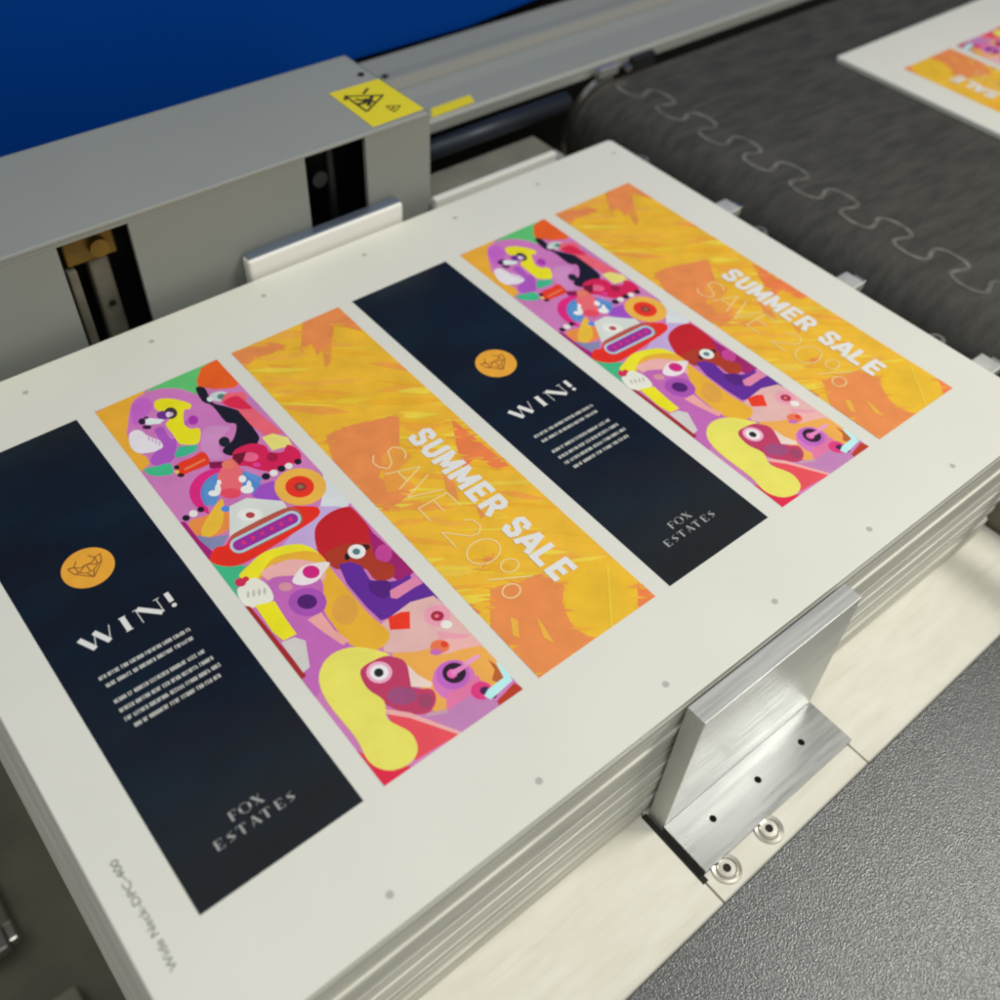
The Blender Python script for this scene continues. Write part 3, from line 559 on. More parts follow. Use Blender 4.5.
(0,(228,172,46),[1130,141,1190,113,1239,71,1277,30,1210,63,1162,106]),
(0,(222,133,70),[-59,971,-16,942,16,904,40,867,-8,901,-39,941]),
(0,(224,145,62),[-77,850,-41,836,-14,811,7,785,-33,803,-60,828]),
(0,(228,170,60),[192,597,227,536,119,389,92,442]),
(0,(228,170,60),[367,463,368,395,318,172,282,263]),
(0,(222,133,70),[-24,965,33,786,-36,805]),
(0,(232,190,50),[1229,507,1247,493,814,-13,797,0]),
]

# ------------------------------------------------------------------ printing on the boards
def smooth(p, k=4):
    n = len(p); o = []
    for i in range(n):
        a, b, c, d = p[i - 1], p[i], p[(i + 1) % n], p[(i + 2) % n]
        for j in range(k):
            t = j / k; o.append(tuple(.5 * (2 * b[q] + (c[q] - a[q]) * t + (2 * a[q] - 5 * b[q] + 4 * c[q] - d[q]) * t * t + (3 * b[q] - a[q] - 3 * c[q] + d[q]) * t ** 3) for q in (0, 1)))
    return o
def clip(p, w, l):
    for ax, lim, s in ((0, 0, 1), (0, w, -1), (1, 0, 1), (1, l, -1)):
        o = []
        for i in range(len(p)):
            a, b = p[i - 1], p[i]; da, db = s * (a[ax] - lim), s * (b[ax] - lim)
            if (da < 0) != (db < 0): t = da / (da - db); o.append((a[0] + (b[0] - a[0]) * t, a[1] + (b[1] - a[1]) * t))
            if db >= 0: o.append(b)
        p = o
        if len(p) < 3: return []
    return p
def area(p): return sum(p[i - 1][0] * p[i][1] - p[i][0] * p[i - 1][1] for i in range(len(p))) / 2
def ink_mesh(name, w, l, base, shapes, mt, parent, loc):
    bm = bmesh.new(); cl = bm.loops.layers.color.new('Ink') if False else bm.loops.layers.float_color.new('Ink')
    def add(p, c, z):
        if len(p) < 3 or abs(area(p)) < 1e-8: return
        if area(p) < 0: p = p[::-1]
        vs = []
        for q in p:
            if not vs or (abs(q[0] - vs[-1].co.x) + abs(q[1] - vs[-1].co.y)) > 1e-6: vs.append(bm.verts.new((q[0], q[1], z)))
        if len(vs) < 3: return
        for tr in tessellate_polygon([[v.co for v in vs]]):
            a, b_, c_ = (vs[i] for i in tr)
            cr = (b_.co - a.co).cross(c_.co - a.co).z
            if abs(cr) < 1e-12: continue
            try: f = bm.faces.new((a, b_, c_) if cr > 0 else (a, c_, b_))
            except ValueError: continue
            for lp in f.loops: lp[cl] = (*c, 1)
    add([(0, 0), (w, 0), (w, l), (0, l)], sc(base), 0)
    z = 0
    for s, c, r in shapes:
        z += 2e-6; p = [(r[i] / 1e4, r[i + 1] / 1e4) for i in range(0, len(r), 2)]
        if s: p = smooth(p)
        add(clip(p, w, l), sc(c), z)
    o = obj(name, bm, mt); o.parent = parent; o.location = loc; return o
def polys(name, ps, mt, parent, z=0):
    """ps: list of polygons in xy, joined in one flat mesh"""
    bm = bmesh.new(); dz = 0
    for p in ps:
        if area(p) < 0: p = p[::-1]
        dz += 2e-7 if len(ps) > 60 else 1.5e-6
        bm.faces.new([bm.verts.new((x, y, z + dz)) for x, y in p])
    bmesh.ops.triangulate(bm, faces=bm.faces[:]); o = obj(name, bm, mt); o.parent = parent; return o
def stroke(x0, y0, x1, y1, w):
    d = Vector((x1 - x0, y1 - y0)); n = Vector((-d.y, d.x)).normalized() * w / 2
    return [(x0 + n.x, y0 + n.y), (x0 - n.x, y0 - n.y), (x1 - n.x, y1 - n.y), (x1 + n.x, y1 + n.y)]
def ring(cx, cy, rx, ry, w, n=28, a0=0, a1=360):
    out = []
    for i in range(n):
        t0, t1 = math.radians(a0 + (a1 - a0) * i / n), math.radians(a0 + (a1 - a0) * (i + 1) / n)
        f = lambda t, k: (cx + (rx + k * w / 2) * math.cos(t), cy + (ry + k * w / 2) * math.sin(t))
        out.append([f(t0, -1), f(t0, 1), f(t1, 1), f(t1, -1)])
    return out
def disc(cx, cy, r, n=32): return [(cx + r * math.cos(math.tau * i / n), cy + r * math.sin(math.tau * i / n)) for i in range(n)]
def lettering(name, text, mt, parent, loc, size, rot=0, bold=0, sx=1, width=None, z=0, space=1):
    cu = bpy.data.curves.new(name, 'FONT'); cu.body = text; cu.size = size; cu.offset = bold; cu.space_character = space; cu.resolution_u = 4; cu.fill_mode = 'FRONT'
    t = bpy.data.objects.new(name + '_tmp', cu); COL.objects.link(t); bpy.context.view_layer.update()
    me = bpy.data.meshes.new_from_object(t.evaluated_get(bpy.context.evaluated_depsgraph_get())); bpy.data.objects.remove(t)
    xs = [v.co.x for v in me.vertices]; x0, x1 = min(xs), max(xs); k = (width / (x1 - x0)) if width else sx
    me.transform(Matrix.Rotation(rot, 4, 'Z') @ Matrix.Diagonal((k, 1, 1, 1)) @ Matrix.Translation((-x0, 0, 0)))
    me.materials.append(mt); me.name = name
    o = bpy.data.objects.new(name, me); COL.objects.link(o); o.parent = parent; o.location = (loc[0], loc[1], z); return o
PL = .5
def dark_print(parent, x, w, z):
    o = polys('dark_print', [[(0, 0), (w, 0), (w, PL), (0, PL)]], M['dark'], parent); o.location = (x, 0, z)
    cx, cy, r = .0645, .3216, .0222
    e = polys('emblem', [disc(cx, cy, r, 40)], M['gold'], o, 4e-5)
    s = []; F = [(-14, 8), (-9, 7), (-5, 3), (0, 4), (5, 3), (9, 7), (14, 8), (12, 0), (8, -4), (4, -8), (0, -12), (-4, -8), (-8, -4), (-12, 0), (-14, 8)]
    def ln(a, b): s.append(stroke(cx + a[0] * 10.4e-4, cy + a[1] * 10.4e-4, cx + b[0] * 10.4e-4, cy + b[1] * 10.4e-4, .0011))
    for a, b in zip(F, F[1:]): ln(a, b)
    for a, b in (((-9, 7), (-8, -1)), ((9, 7), (8, -1)), ((-8, -1), (0, 4)), ((8, -1), (0, 4)), ((-8, -1), (-3, -5)), ((8, -1), (3, -5)), ((-3, -5), (3, -5)), ((-3, -5), (0, -12)), ((3, -5), (0, -12)), ((0, 4), (0, -5)), ((-12, 0), (-8, -1)), ((12, 0), (8, -1)), ((-5, 12), (-9, 7)), ((5, 12), (9, 7))): ln(a, b)
    polys('fox_mark', s, M['brown_ink'], e, 4e-5)
    # WIN! in thick and thin strokes
    t, h, b = .0046, .0155, .2405; T = b + h; q = []
    thin = .0007
    for X in (.0275, .0400): q += [stroke(X, T, X + .0075, b, t), stroke(X + .0078, b, X + .0130, T, thin)]
    q += [stroke(.0644, T, .0644, b, t), stroke(.0612, T, .0676, T, thin), stroke(.0612, b, .0676, b, thin)]
    q += [stroke(.0765, T, .0765, b, thin), stroke(.0780, T, .0935, b, t), stroke(.0950, T, .0950, b, thin), stroke(.0740, T, .078, T, thin), stroke(.0925, T, .0975, T, thin)]
    q += [stroke(.1045, T + .001, .1045, b + .0055, .0042), disc(.1045, b + .0010, .0021, 14)]
    polys('win_lettering', q, M['white_ink'], o, 5e-5)
    # small type: two lines, a gap, four lines
    rg = random.Random(3); q = []
    for (x0, x1, y) in ((.0249, .1045, .2102), (.0268, .1028, .2010), (.0255, .1040, .1840), (.0254, .1058, .1742), (.0253, .1062, .1650), (.0288, .1014, .1560)):
        X = x0
        while X < x1 - .001:
            wl = rg.randint(2, 8)
            for i in range(wl):
                if X > x1 - .001: break
                k = rg.random(); hh = .0036
                q.append(stroke(X + .0004, y, X + .0004, y + hh, .00075))
                if k < .75: q.append(stroke(X + .0004, y + hh * (.9 if k < .4 else .5), X + .0014, y + hh * (.9 if k < .4 else .5), .0008))
                if k > .25: q.append(stroke(X + .0004, y + .0004, X + .0014, y + .0004, .0008))
                if k > .5: q.append(stroke(X + .0013, y, X + .0013, y + hh, .0007))
                X += .0020
            X += .0013
    polys('small_lettering', q, M['cream_ink'], o, 5e-5)
    q = []; hh = .0078; tk = .0018; th = .0004
    def g(ch, X, y):
        a = lambda *v: q.append(stroke(X + v[0], y + v[1], X + v[2], y + v[3], v[4]))
        if ch in 'FE':
            a(0, 0, 0, hh, tk); a(0, hh - th / 2, .0048, hh - th / 2, th); a(0, hh / 2, .0036, hh / 2, th); a(.0048, hh, .0048, hh - .002, th)
            if ch == 'E': a(0, th / 2, .0048, th / 2, th); a(.0048, 0, .0048, .002, th)
        if ch == 'O':
            q.extend(ring(X + .0025, y + hh / 2, .0042, .0040, th, 20)); a(-.0012, hh * .25, -.0012, hh * .75, .0018); a(.0062, hh * .25, .0062, hh * .75, .0018)
        if ch == 'X': a(-.001, hh, .0045, 0, tk); a(-.0008, 0, .0045, hh, th); a(-.002, hh, .001, hh, th); a(.003, 0, .0058, 0, th)
        if ch == 'S': a(-.0008, hh * .72, .0036, hh * .28, tk); a(-.0008, hh * .8, .0035, hh * .97, th); a(-.001, hh * .05, .0034, hh * .2, th)
        if ch == 'T': a(.0012, 0, .0012, hh, tk); a(-.0022, hh - th / 2, .0046, hh - th / 2, th); a(-.0022, hh, -.0022, hh - .002, th); a(.0046, hh, .0046, hh - .002, th)
        if ch == 'A': a(.0010, hh, .0044, 0, tk); a(.0008, hh, -.0018, 0, th); a(-.0008, hh * .35, .003, hh * .35, th)
    for ch, X in zip('FOX', (.0505, .0592, .0700)): g(ch, X, .0445)
    for ch, X in zip('ESTATES', (.0320, .0420, .0510, .0613, .0705, .0808, .0905)): g(ch, X, .0315)
    polys('estate_lettering', q, M['grey_ink'], o, 5e-5)
    return o
def sale_print(parent, x, w, z, y=0, flip=False):
    o = ink_mesh('sale_print', w, PL, (227, 175, 42), SALE, M['sale'], parent, (x, y, z)); Z = .00052
    q = []; H = .0262; B = .0744; TOP = .2868; WW = .0172; SW = .0060
    def T(u, v): return (B + v * H, TOP - u)
    def seg(u, pts, sw=SW):
        for a, b in zip(pts, pts[1:]): 
            p0, p1 = T(u + a[0] * WW, a[1]), T(u + b[0] * WW, b[1]); d = Vector((p1[0] - p0[0], p1[1] - p0[1])).normalized() * sw * .22
            q.append(stroke(p0[0] - d.x, p0[1] - d.y, p1[0] + d.x, p1[1] + d.y, sw))
    c0, c1, v0, v1 = .16, .84, .10, .90
    GL = {'S': [[(c1, .72), (.74, v1), (.28, v1), (c0, .74), (.24, .57), (.76, .44), (c1, .27), (.72, v0), (.26, v0), (c0, .28)]],
          'U': [[(c0, 1 - .05), (c0, .26), (.32, v0), (.68, v0), (c1, .26), (c1, 1 - .05)]],
          'M': [[(.12, .05), (.12, .95)], [(.14, .92), (.60, .22), (1.06, .92)], [(1.08, .95), (1.08, .05)]],
          'E': [[(c0, .05), (c0, .95)], [(c0, v1), (c1, v1)], [(c0, .5), (.76, .5)], [(c0, v0), (c1, v0)]],
          'R': [[(c0, .05), (c0, .95)], [(c0, v1), (.68, v1), (c1, .78), (c1, .64), (.66, .48), (c0, .48)], [(.52, .46), (.88, .05)]],
          'A': [[(.04, .05), (.46, .93)], [(.54, .93), (.96, .05)], [(.26, .30), (.74, .30)]],
          'L': [[(c0, .05), (c0, .95)], [(c0, v0), (c1, v0)]]}
    u = 0
    for ch in 'SUMMER SALE':
        if ch == ' ': u += .0128; continue
        for pts in GL[ch]: seg(u, pts)
        u += .0252 if ch == 'M' else .0205
    polys('sale_lettering', q, M['white_ink'], o, Z)
    q = []; lw = .0012
    def L(pts):
        for a, b in zip(pts, pts[1:]): q.append(stroke(a[0], a[1], b[0], b[1], lw))
    B, H = .0290, .0330                                   # baseline and cap height run in +x; words run in -y
    def T(u, v): return (B + v * H, .2880 - u)
    def gl(ch, u):
        w_ = .024
        if ch == 'S': L([T(u + w_ * .92, .82), T(u + w_ * .7, .97), T(u + w_ * .35, 1), T(u + w_ * .08, .82), T(u + w_ * .15, .6), T(u + w_ * .8, .42), T(u + w_ * .95, .22), T(u + w_ * .65, .02), T(u + w_ * .3, 0), T(u, .18)])
        if ch == 'A': L([T(u, 0), T(u + w_ * .5, 1), T(u + w_, 0)]); L([T(u + w_ * .2, .36), T(u + w_ * .8, .36)])
        if ch == 'V': L([T(u, 1), T(u + w_ * .5, 0), T(u + w_, 1)])
        if ch == 'E': L([T(u + w_ * .8, 1), T(u, 1), T(u, 0), T(u + w_ * .8, 0)]); L([T(u, .52), T(u + w_ * .7, .52)])
        if ch == '2': L([T(u, .75), T(u + w_ * .2, .96), T(u + w_ * .6, 1), T(u + w_ * .88, .8), T(u + w_ * .8, .55), T(u, 0), T(u + w_ * .9, 0)])
        if ch == '0': L([T(u + w_ * .5 + math.cos(t / 14 * math.tau) * w_ * .55, .5 + math.sin(t / 14 * math.tau) * .5) for t in range(15)])
        if ch == '%':
            for cu, cv in ((.22, .76), (1.15, .26)): L([T(u + w_ * cu + math.cos(t / 12 * math.tau) * w_ * .3, cv + math.sin(t / 12 * math.tau) * .26) for t in range(13)])
            L([T(u + w_ * .25, -.02), T(u + w_ * 1.1, 1.02)])
    for ch, u in zip('SAVE20%', (.002, .029, .054, .083, .119, .147, .180)): gl(ch, u)
    polys('save_lettering', q, M['pale_ink'], o, Z)
    return o
def art_print(parent, x, w, z, y=0): return ink_mesh('art_print', w, PL, (197, 118, 175), ART, M['art'], parent, (x, y, z))
# ------------------------------------------------------------------ stack of boards
X0, X1, Y0, Y1 = -.048, .946, -.0885, .597
UU = [0, .132, .1504, .2847, .3016, .4354, .4533, .5854, .6061, .7405, .7581, .8878]
top = empty('printed_board', (X0, Y0, 0))
obj('board', prism(bmesh.new(), rrect(X0, Y0, X1, Y1, .007), -.0078, 0, .0006), M['board'], top)
holder = top
def rel(o): o.location = Vector(o.location) - Vector(top.location); return o
zt = 1.2e-4
for i in (0, 3):
    rel(dark_print(top, UU[2 * i], UU[2 * i + 1] - UU[2 * i], zt))
for i in (1, 4): rel(art_print(top, UU[2 * i], UU[2 * i + 1] - UU[2 * i], zt))
for i in (2, 5): rel(sale_print(top, UU[2 * i], UU[2 * i + 1] - UU[2 * i], zt))
rel(lettering('margin_lettering', 'Wide Neck-DPC-400', M['printgrey'], top, (-.0262, -.0205), .0082, math.pi / 2, width=.091, z=zt))
for x in [.108 + .1357 * i for i in range(7)]:
    for y in (-.0674, .5665):
        if x < .96:
            q = [disc(x if x < .9 else .925, y, .0030, 16)]
            rel(polys('register_mark', q, M['dot'], top, 0)).location.z = zt
tag(top, 'topmost board of the stack, printed with six strips and a margin code', 'printed board')
rnd = random.Random(11); z = -.0082; n = 0; EN = .027 / .204
thick = [.0105, .006, .016, .008, .0062, .014, .010, .0058, .012, .0065, .017, .0062, .0105, .0072, .013, .0068, .0098, .0140]
k = (.204 - .0082 - .001 - .0004 * len(thick)) / sum(thick)
for t in thick:
    t *= k; z1 = z - t; oy = rnd.uniform(-.0022, .0016); bm = bmesh.new()
    e = bm.verts
    sh0, sh1 = z * EN, z1 * EN
    pts = rrect(X0, Y0 + oy, X1 - rnd.uniform(0, .002), Y1 + rnd.uniform(-.002, .001), .006)
    prism(bm, pts, z1, z, .0005)
    for v in bm.verts:
        if v.co.x < .3: v.co.x += sh0 + (sh1 - sh0) * (z - v.co.z) / t
    o = obj('board', bm, M['edge'][n % 4 if n % 3 else rnd.randint(0, 3)]); n += 1
    tag(o, 'plain board lying under the printed top board, only its cut edge showing', 'board', 'plain boards in the stack')
    z = z1 - .0004
# ------------------------------------------------------------------ bed, lower floor
bm = bmesh.new(); box(bm, (-.0735, -.42, -.216), (.3745, .70, -.2045), .0008); box(bm, (.3765, -.42, -.216), (.592, .70, -.2045), .0008); box(bm, (.594, -.42, -.216), (.968, .70, -.2045), .0008)
tag(obj('table_surface', bm, M['bed']), 'cream metal machine bed under the stack', kind='structure')
bm = bmesh.new(); box(bm, (-1.6, -1.6, -.92), (4.6, 2.6, -.90))
tag(obj('floor', bm, M['olive']), 'dark olive floor', kind='structure')
t = empty('shade_tray', (-.3, .3, -.75))  # invented dark tray; its olive tone carries the shade left of the stack
obj('tray_plate', BX((-0.6107, -0.3054, -0.7663), (-0.0815, 1.194, -0.7516), .001), M['olive'], t)
obj('tray_lip', BX((-0.2138, 0.4443, -0.7494), (-0.1874, 1.194, -0.7105), .006), M['olive'], t)
tag(t, 'made-up tray beside the left side of the stack, its dark olive holding the shade', 'tray')
t = obj('low_ledge', BX((-0.6107, -0.3054, -0.7296), (-0.1521, 0.3194, -0.7105), .004), mat('beige_ledge', (.22, .205, .14), .6, noise=(9, .25)))
tag(t, 'low beige ledge in the bottom left corner beside the tray', 'ledge')
t = empty('side_clamp', (-.2, .4, -.68))
obj('arm', BX((-0.3755, 0.3973, -0.6914), (-0.1947, 0.437, -0.6723), .003), M['dull'], t)
obj('tip', BX((-0.1935, 0.4032, -0.6899), (-0.1815, 0.4296, -0.6752), .002), M['steel'], t)
tag(t, 'small bright metal arm in the dark at the left edge', 'clamp')
# ------------------------------------------------------------------ angle bracket
br = empty('angle_bracket', (.487, -.13, -.2045))
th = .0125
bm = bmesh.new(); box(bm, (.379, -.1115, -.2043), (.5945, -.0925, -.001), .0006)
for v in bm.verts:
    if v.co.z > -.05 and v.co.x > .55: v.co.x -= .0125
obj('upright_plate', bm, M['alu'], br)
# foot with three drilled holes
bm = bmesh.new()
def plate_with_holes(bm, x0, y0, x1, y1, z0, z1, holes, r, n=16):
    xs = [x0] + [(holes[i][0] + holes[i + 1][0]) / 2 for i in range(len(holes) - 1)] + [x1]
    for i, (hx, hy) in enumerate(holes):
        a, b = xs[i], xs[i + 1]
        outer = []
        for j in range(n):
            t = math.tau * j / n + math.pi / 4; c, s = math.cos(t), math.sin(t)
            kx = ((b - hx) if c > 0 else (hx - a)) / max(abs(c), 1e-6); ky = ((y1 - hy) if s > 0 else (hy - y0)) / max(abs(s), 1e-6); kk = min(kx, ky)
            outer.append([hx + c * kk, hy + s * kk])
        for X, Y in ((a, y0), (b, y0), (b, y1), (a, y1)):     # snap the closest to each corner
            j = min(range(n), key=lambda q: (outer[q][0] - X) ** 2 + (outer[q][1] - Y) ** 2); outer[j] = [X, Y]
        T = [bm.verts.new((x, y, z1)) for x, y in outer]; I = [bm.verts.new((hx + r * math.cos(math.tau * j / n + math.pi / 4), hy + r * math.sin(math.tau * j / n + math.pi / 4), z1)) for j in range(n)]
        I2 = [bm.verts.new((v.co.x, v.co.y, z0)) for v in I]
        for j in range(n):
            q = (j + 1) % n; bm.faces.new([I[j], T[j], T[q], I[q]]); bm.faces.new([I2[j], I[j], I[q], I2[q]])
    vs = [[bm.verts.new((x, y, zz)) for x, y in ((x0, y0), (x1, y0), (x1, y1), (x0, y1))] for zz in (z0, z1)]
    for j in range(4): bm.faces.new([vs[0][j], vs[0][(j + 1) % 4], vs[1][(j + 1) % 4], vs[1][j]])
plate_with_holes(bm, .379, -.1655, .5945, -.1118, -.204, -.1955, [(.4215, -.1350), (.4855, -.1352), (.5510, -.1355)], .0036)
bmesh.ops.remove_doubles(bm, verts=bm.verts[:], dist=1e-5)
ft = obj('foot_plate', bm, M['alu_foot'], br)
for hx in (.4215, .4855, .5510):
    obj('foot_hole', cyl(bmesh.new(), (hx, -.1352, -.2040), (hx, -.1352, -.2010), .0034, 16), M['dark_hole'], br)
tag(br, 'aluminium angle bracket standing against the near side of the stack', 'bracket')
tag(obj('bed_slot', BX((.3725, -.171, -.2044), (.3788, -.0900, -.2038), .0), M['dark_hole']), 'dark slot cut in the cream bed at the left end of the bracket foot', 'slot')
# seams beside the bracket
for x in (.375, .593): pass
def screw(x, y, z, lab):
    s = empty('countersunk_screw', (x, y, z))
    bm = bmesh.new(); 
    for (r0, r1, z0, z1) in ((.0148, .0142, 0, .0018), (.0142, .0108, .0018, .0012), (.0108, .0092, .0012, -.0004)):
        n = 28
        A = [bm.verts.new((x + r0 * math.cos(math.tau * i / n), y + r0 * math.sin(math.tau * i / n), z + z0)) for i in range(n)]
        B = [bm.verts.new((x + r1 * math.cos(math.tau * i / n), y + r1 * math.sin(math.tau * i / n), z + z1)) for i in range(n)]
        for i in range(n): bm.faces.new([A[i], A[(i + 1) % n], B[(i + 1) % n], B[i]])
    obj('washer', bm, M['steel'], s, True)
    bm = bmesh.new(); n = 28; rr = [(.0090, .0006), (.0083, .0020), (.0040, .0021), (.0036, .0002)]; rows = []
    for r, zz in rr: rows.append([bm.verts.new((x + r * math.cos(math.tau * i / n), y + r * math.sin(math.tau * i / n), z + zz)) for i in range(n)])
    for a, b in zip(rows, rows[1:]):
        for i in range(n): bm.faces.new([a[i], a[(i + 1) % n], b[(i + 1) % n], b[i]])
    obj('screw_head', bm, M['steel'], s, False)
    obj('socket', cyl(bmesh.new(), (x, y, z + .0001), (x, y, z + .0004), .0038, 6), M['dark_hole'], s)
    tag(s, lab, 'screw', 'countersunk screws beside the bracket'); return s
screw(.4600, -.1735, -.2043, 'washered screw in the cream bed below the middle hole of the bracket')
screw(.4000, -.1740, -.2043, 'washered screw in the cream bed below the left end of the bracket')
# ------------------------------------------------------------------ hammered cover at the near side
bm = bmesh.new(); prism(bm, [(-.3, -.95), (1.7, -.95), (1.7, -.1745), (-.3, -.2055)], -.2038, -.196, .0015)
bmesh.ops.subdivide_edges(bm, edges=[], cuts=1)
tag(obj('machine_cover', bm, M['hammer']), 'hammered grey metal cover in the lower right corner', 'cover')
# ------------------------------------------------------------------ housing with two slots and its label
h = empty('machine_housing', (.2, .7, -.2))
bm = bmesh.new(); F0, F1, ZT = .620, .626, .115; HX = .652
for a, b in ((-.9, .1935), (.2690, .4790), (.5600, HX)): box(bm, (a, F0, -.2), (b, F1, .1065))
box(bm, (-.9, F0, .1067), (.4790, F1, ZT - .0035)); box(bm, (.5600, F0, .1067), (HX, F1, ZT - .0035))
box(bm, (HX - .006, F1 + .0002, -.2), (HX, .800, ZT - .0035))
box(bm, (-.9, .790, -.2), (HX - .0062, .800, ZT - .0035))
obj('front_plate', bm, M['housing_shaded'], h)
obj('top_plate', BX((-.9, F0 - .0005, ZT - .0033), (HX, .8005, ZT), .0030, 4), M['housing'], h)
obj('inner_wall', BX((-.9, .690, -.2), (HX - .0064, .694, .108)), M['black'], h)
bm = bmesh.new(); box(bm, (.203, .640, .066), (.258, .652, .100), .002); cyl(bm, (.238, .640, .082), (.238, .632, .082), .010)
obj('brass_block', bm, M['brass'], h)
bm = bmesh.new(); box(bm, (.2255, .645, -.18), (.2480, .660, .064), .003); cyl(bm, (.2375, .6452, .000), (.2375, .6440, .000), .0035)
obj('guide_post', bm, M['post'], h)
obj('post_screw', cyl(bmesh.new(), (.2375, .6438, .006), (.2375, .6428, .006), .0038), M['black'], h)
obj('slot_rail', BX((.1995, .636, -.18), (.2100, .648, .064), .002), M['post'], h)
bm = bmesh.new(); box(bm, (.486, .66, -.1), (.500, .68, .10), .003); cyl(bm, (.53, .655, -.1), (.53, .655, .1), .006); cyl(bm, (.512, .66, .06), (.512, .648, .06), .010)
obj('slot_mechanism', bm, M['black'], h)
tag(h, 'long grey machine housing with two open slots behind the stack', 'machine housing')
def quad_pl(name, pts, z, mt, parent): 
    o = polys(name, [pts], mt, None, 0); o.location.z = z
    if parent: o.parent = parent
    return o
lb = quad_pl('warning_label', [(.5765, .6270), (.6510, .6290), (.6495, .7225), (.5785, .7245)], ZT + .0005, M['yellow'], None)
q = []
def tri(cx, cy, r, w, a0=0):
    p = [(cx + r * math.cos(math.radians(a0 + 120 * i)), cy + r * math.sin(math.radians(a0 + 120 * i))) for i in range(3)]
    for i in range(3): q.append(stroke(*p[i], *p[(i + 1) % 3], w))
# hand-crush symbol as bold black bars, then a smaller triangle
tri(.604, .684, .026, .0028, 0)
q += [stroke(.596, .694, .612, .676, .004), stroke(.600, .672, .618, .690, .0045), stroke(.590, .683, .602, .680, .005), stroke(.585, .699, .593, .708, .004), stroke(.612, .700, .625, .709, .0035), disc(.606, .684, .0055, 12)]
tri(.622, .651, .010, .0016, 0); q += [disc(.622, .651, .0022, 10)]
o = polys('warning_symbols', q, M['ink'], lb, .0004)
tag(lb, 'yellow warning label with black symbols on the housing corner', 'warning label')
# ------------------------------------------------------------------ beam beyond the housing
b = empty('machine_beam', (1.6, .7, .08))
bm = bmesh.new()
prof = [(0.7586, -0.0049), (0.7586, 0.0094), (0.7632, 0.0129), (0.8253, 0.0129), (0.8483, 0.0158), (0.8885, 0.0163), (0.9115, 0.0135), (0.9575, 0.0135), (0.9575, -0.0049)]
def extr(bm, prof, x0, x1):
    A = [bm.verts.new((x0, y, z)) for y, z in prof]; B = [bm.verts.new((x1, y, z)) for y, z in prof]; n = len(prof)
    for i in range(n): bm.faces.new([A[i], A[(i + 1) % n], B[(i + 1) % n], B[i]])
    bm.faces.new(A[::-1]); bm.faces.new(B); bmesh.ops.recalc_face_normals(bm, faces=bm.faces[:]); return bm
obj('beam_profile', extr(bm, prof, HX + .02, 4.6), M['housing'], b)
obj('beam_reflection', BX((HX + .03, 0.8529, 0.0165), (4.6, 0.8828, 0.0169)), mat('beige_reflection', (.35, .34, .275), .5), b)  # beige strip painted in for a yellowish reflection along the beam
for sx, sy in ((0.7755, 0.8966),): obj('beam_screw', cyl(bmesh.new(), (sx, sy, 0.0128), (sx, sy, 0.0178), .005, 16), M['black'], b)
tag(b, 'grey profiled machine beam running away beyond the housing', 'beam')
hs = obj('housing_screw', cyl(bmesh.new(), (.6375, .743, ZT), (.6375, .743, ZT + .002), .004, 16), M['black'], h)
o = quad_pl('edge_label', [(0.7617, 0.7649), (0.8399, 0.7672), (0.8474, 0.7885), (0.7772, 0.7868)], 0.0135, M['yellow'], None)
tag(o, 'narrow yellow strip label on the front edge of the beam', 'label')
# under the beam
obj_back = obj('shadow_recess', extr(bmesh.new(), [(0.962, -.3), (0.962, -0.004), (0.968, -0.004), (0.968, -.3)], HX + .004, 4.6), M['black'])  # black sheet gives the recess its darkness
tag(obj_back, 'black sheet standing in for the shade of the recess under the beam', 'back wall')
t = obj('drive_shaft', cyl(bmesh.new(), (HX + .002, .700, .010), (.955, .700, .010), .013, 24), M['shaft'], None, True)
tag(t, 'dark blued round shaft in the recess under the beam', 'shaft')
t = empty('lower_rail', (.8, .65, -.05))
obj('rail_body', BX((HX + .002, .640, -.07), (.895, .700, -.024), .002), mat('olive_metal', (.21, .20, .16), .5, noise=(20, .3)), t)
obj('rail_cap', BX((HX + .002, .611, -.03), (.860, .621, .001), .002), mat('pale_paint', (.72, .71, .64), .5), t)
obj('rail_web', BX((HX + .002, .6212, -.060), (.885, .6398, -.016), .0), M['housing'], t)
tag(t, 'pale metal rail in the gap between housing and belt', 'rail')
t = empty('silver_guide', (.49, .61, 0))
bm = bmesh.new(); prof2 = []
obj('guide_bar', BX((.384, .6025, -.060), (.598, .6185, .022), .004, 4), mat('silver_reflection', (.84, .83, .78), .45, .1), t)  # white base colour holds the board's reflection in the silver front
obj('guide_top', BX((.386, .605, .0222), (.596, .6175, .0245), .001), mat('anodised_blue', (.22, .27, .36), .3, .7), t)
tag(t, 'silver guide bar with rounded ends standing behind the stack', 'guide bar')
# ------------------------------------------------------------------ blue cover
bm = bmesh.new()
for pts, ya, yb in (([(-1.4, .0138), (.80, .0138), (.985, .0118), (4.6, .290), (4.6, 1.6), (-1.4, 1.6)], .972, .990),):
    A = [bm.verts.new((x, ya, z)) for x, z in pts]; B = [bm.verts.new((x, yb, z)) for x, z in pts]; n = len(pts)
    bm.faces.new(A); bm.faces.new(B[::-1])
    for i in range(n): bm.faces.new([A[i], B[i], B[(i + 1) % n], A[(i + 1) % n]])
bmesh.ops.recalc_face_normals(bm, faces=bm.faces[:])
tag(obj('blue_cover', bm, M['blue']), 'smooth dark blue machine cover behind the grey housing', 'machine cover')
bm = BX((-1.0, .993, -.3), (4.6, 1.01, .8))  # black sheet painted as the darkness of the gap
tag(obj('gap_shade', bm, M['black']), 'black sheet put in for the dark gap behind the blue cover and beam', 'panel')
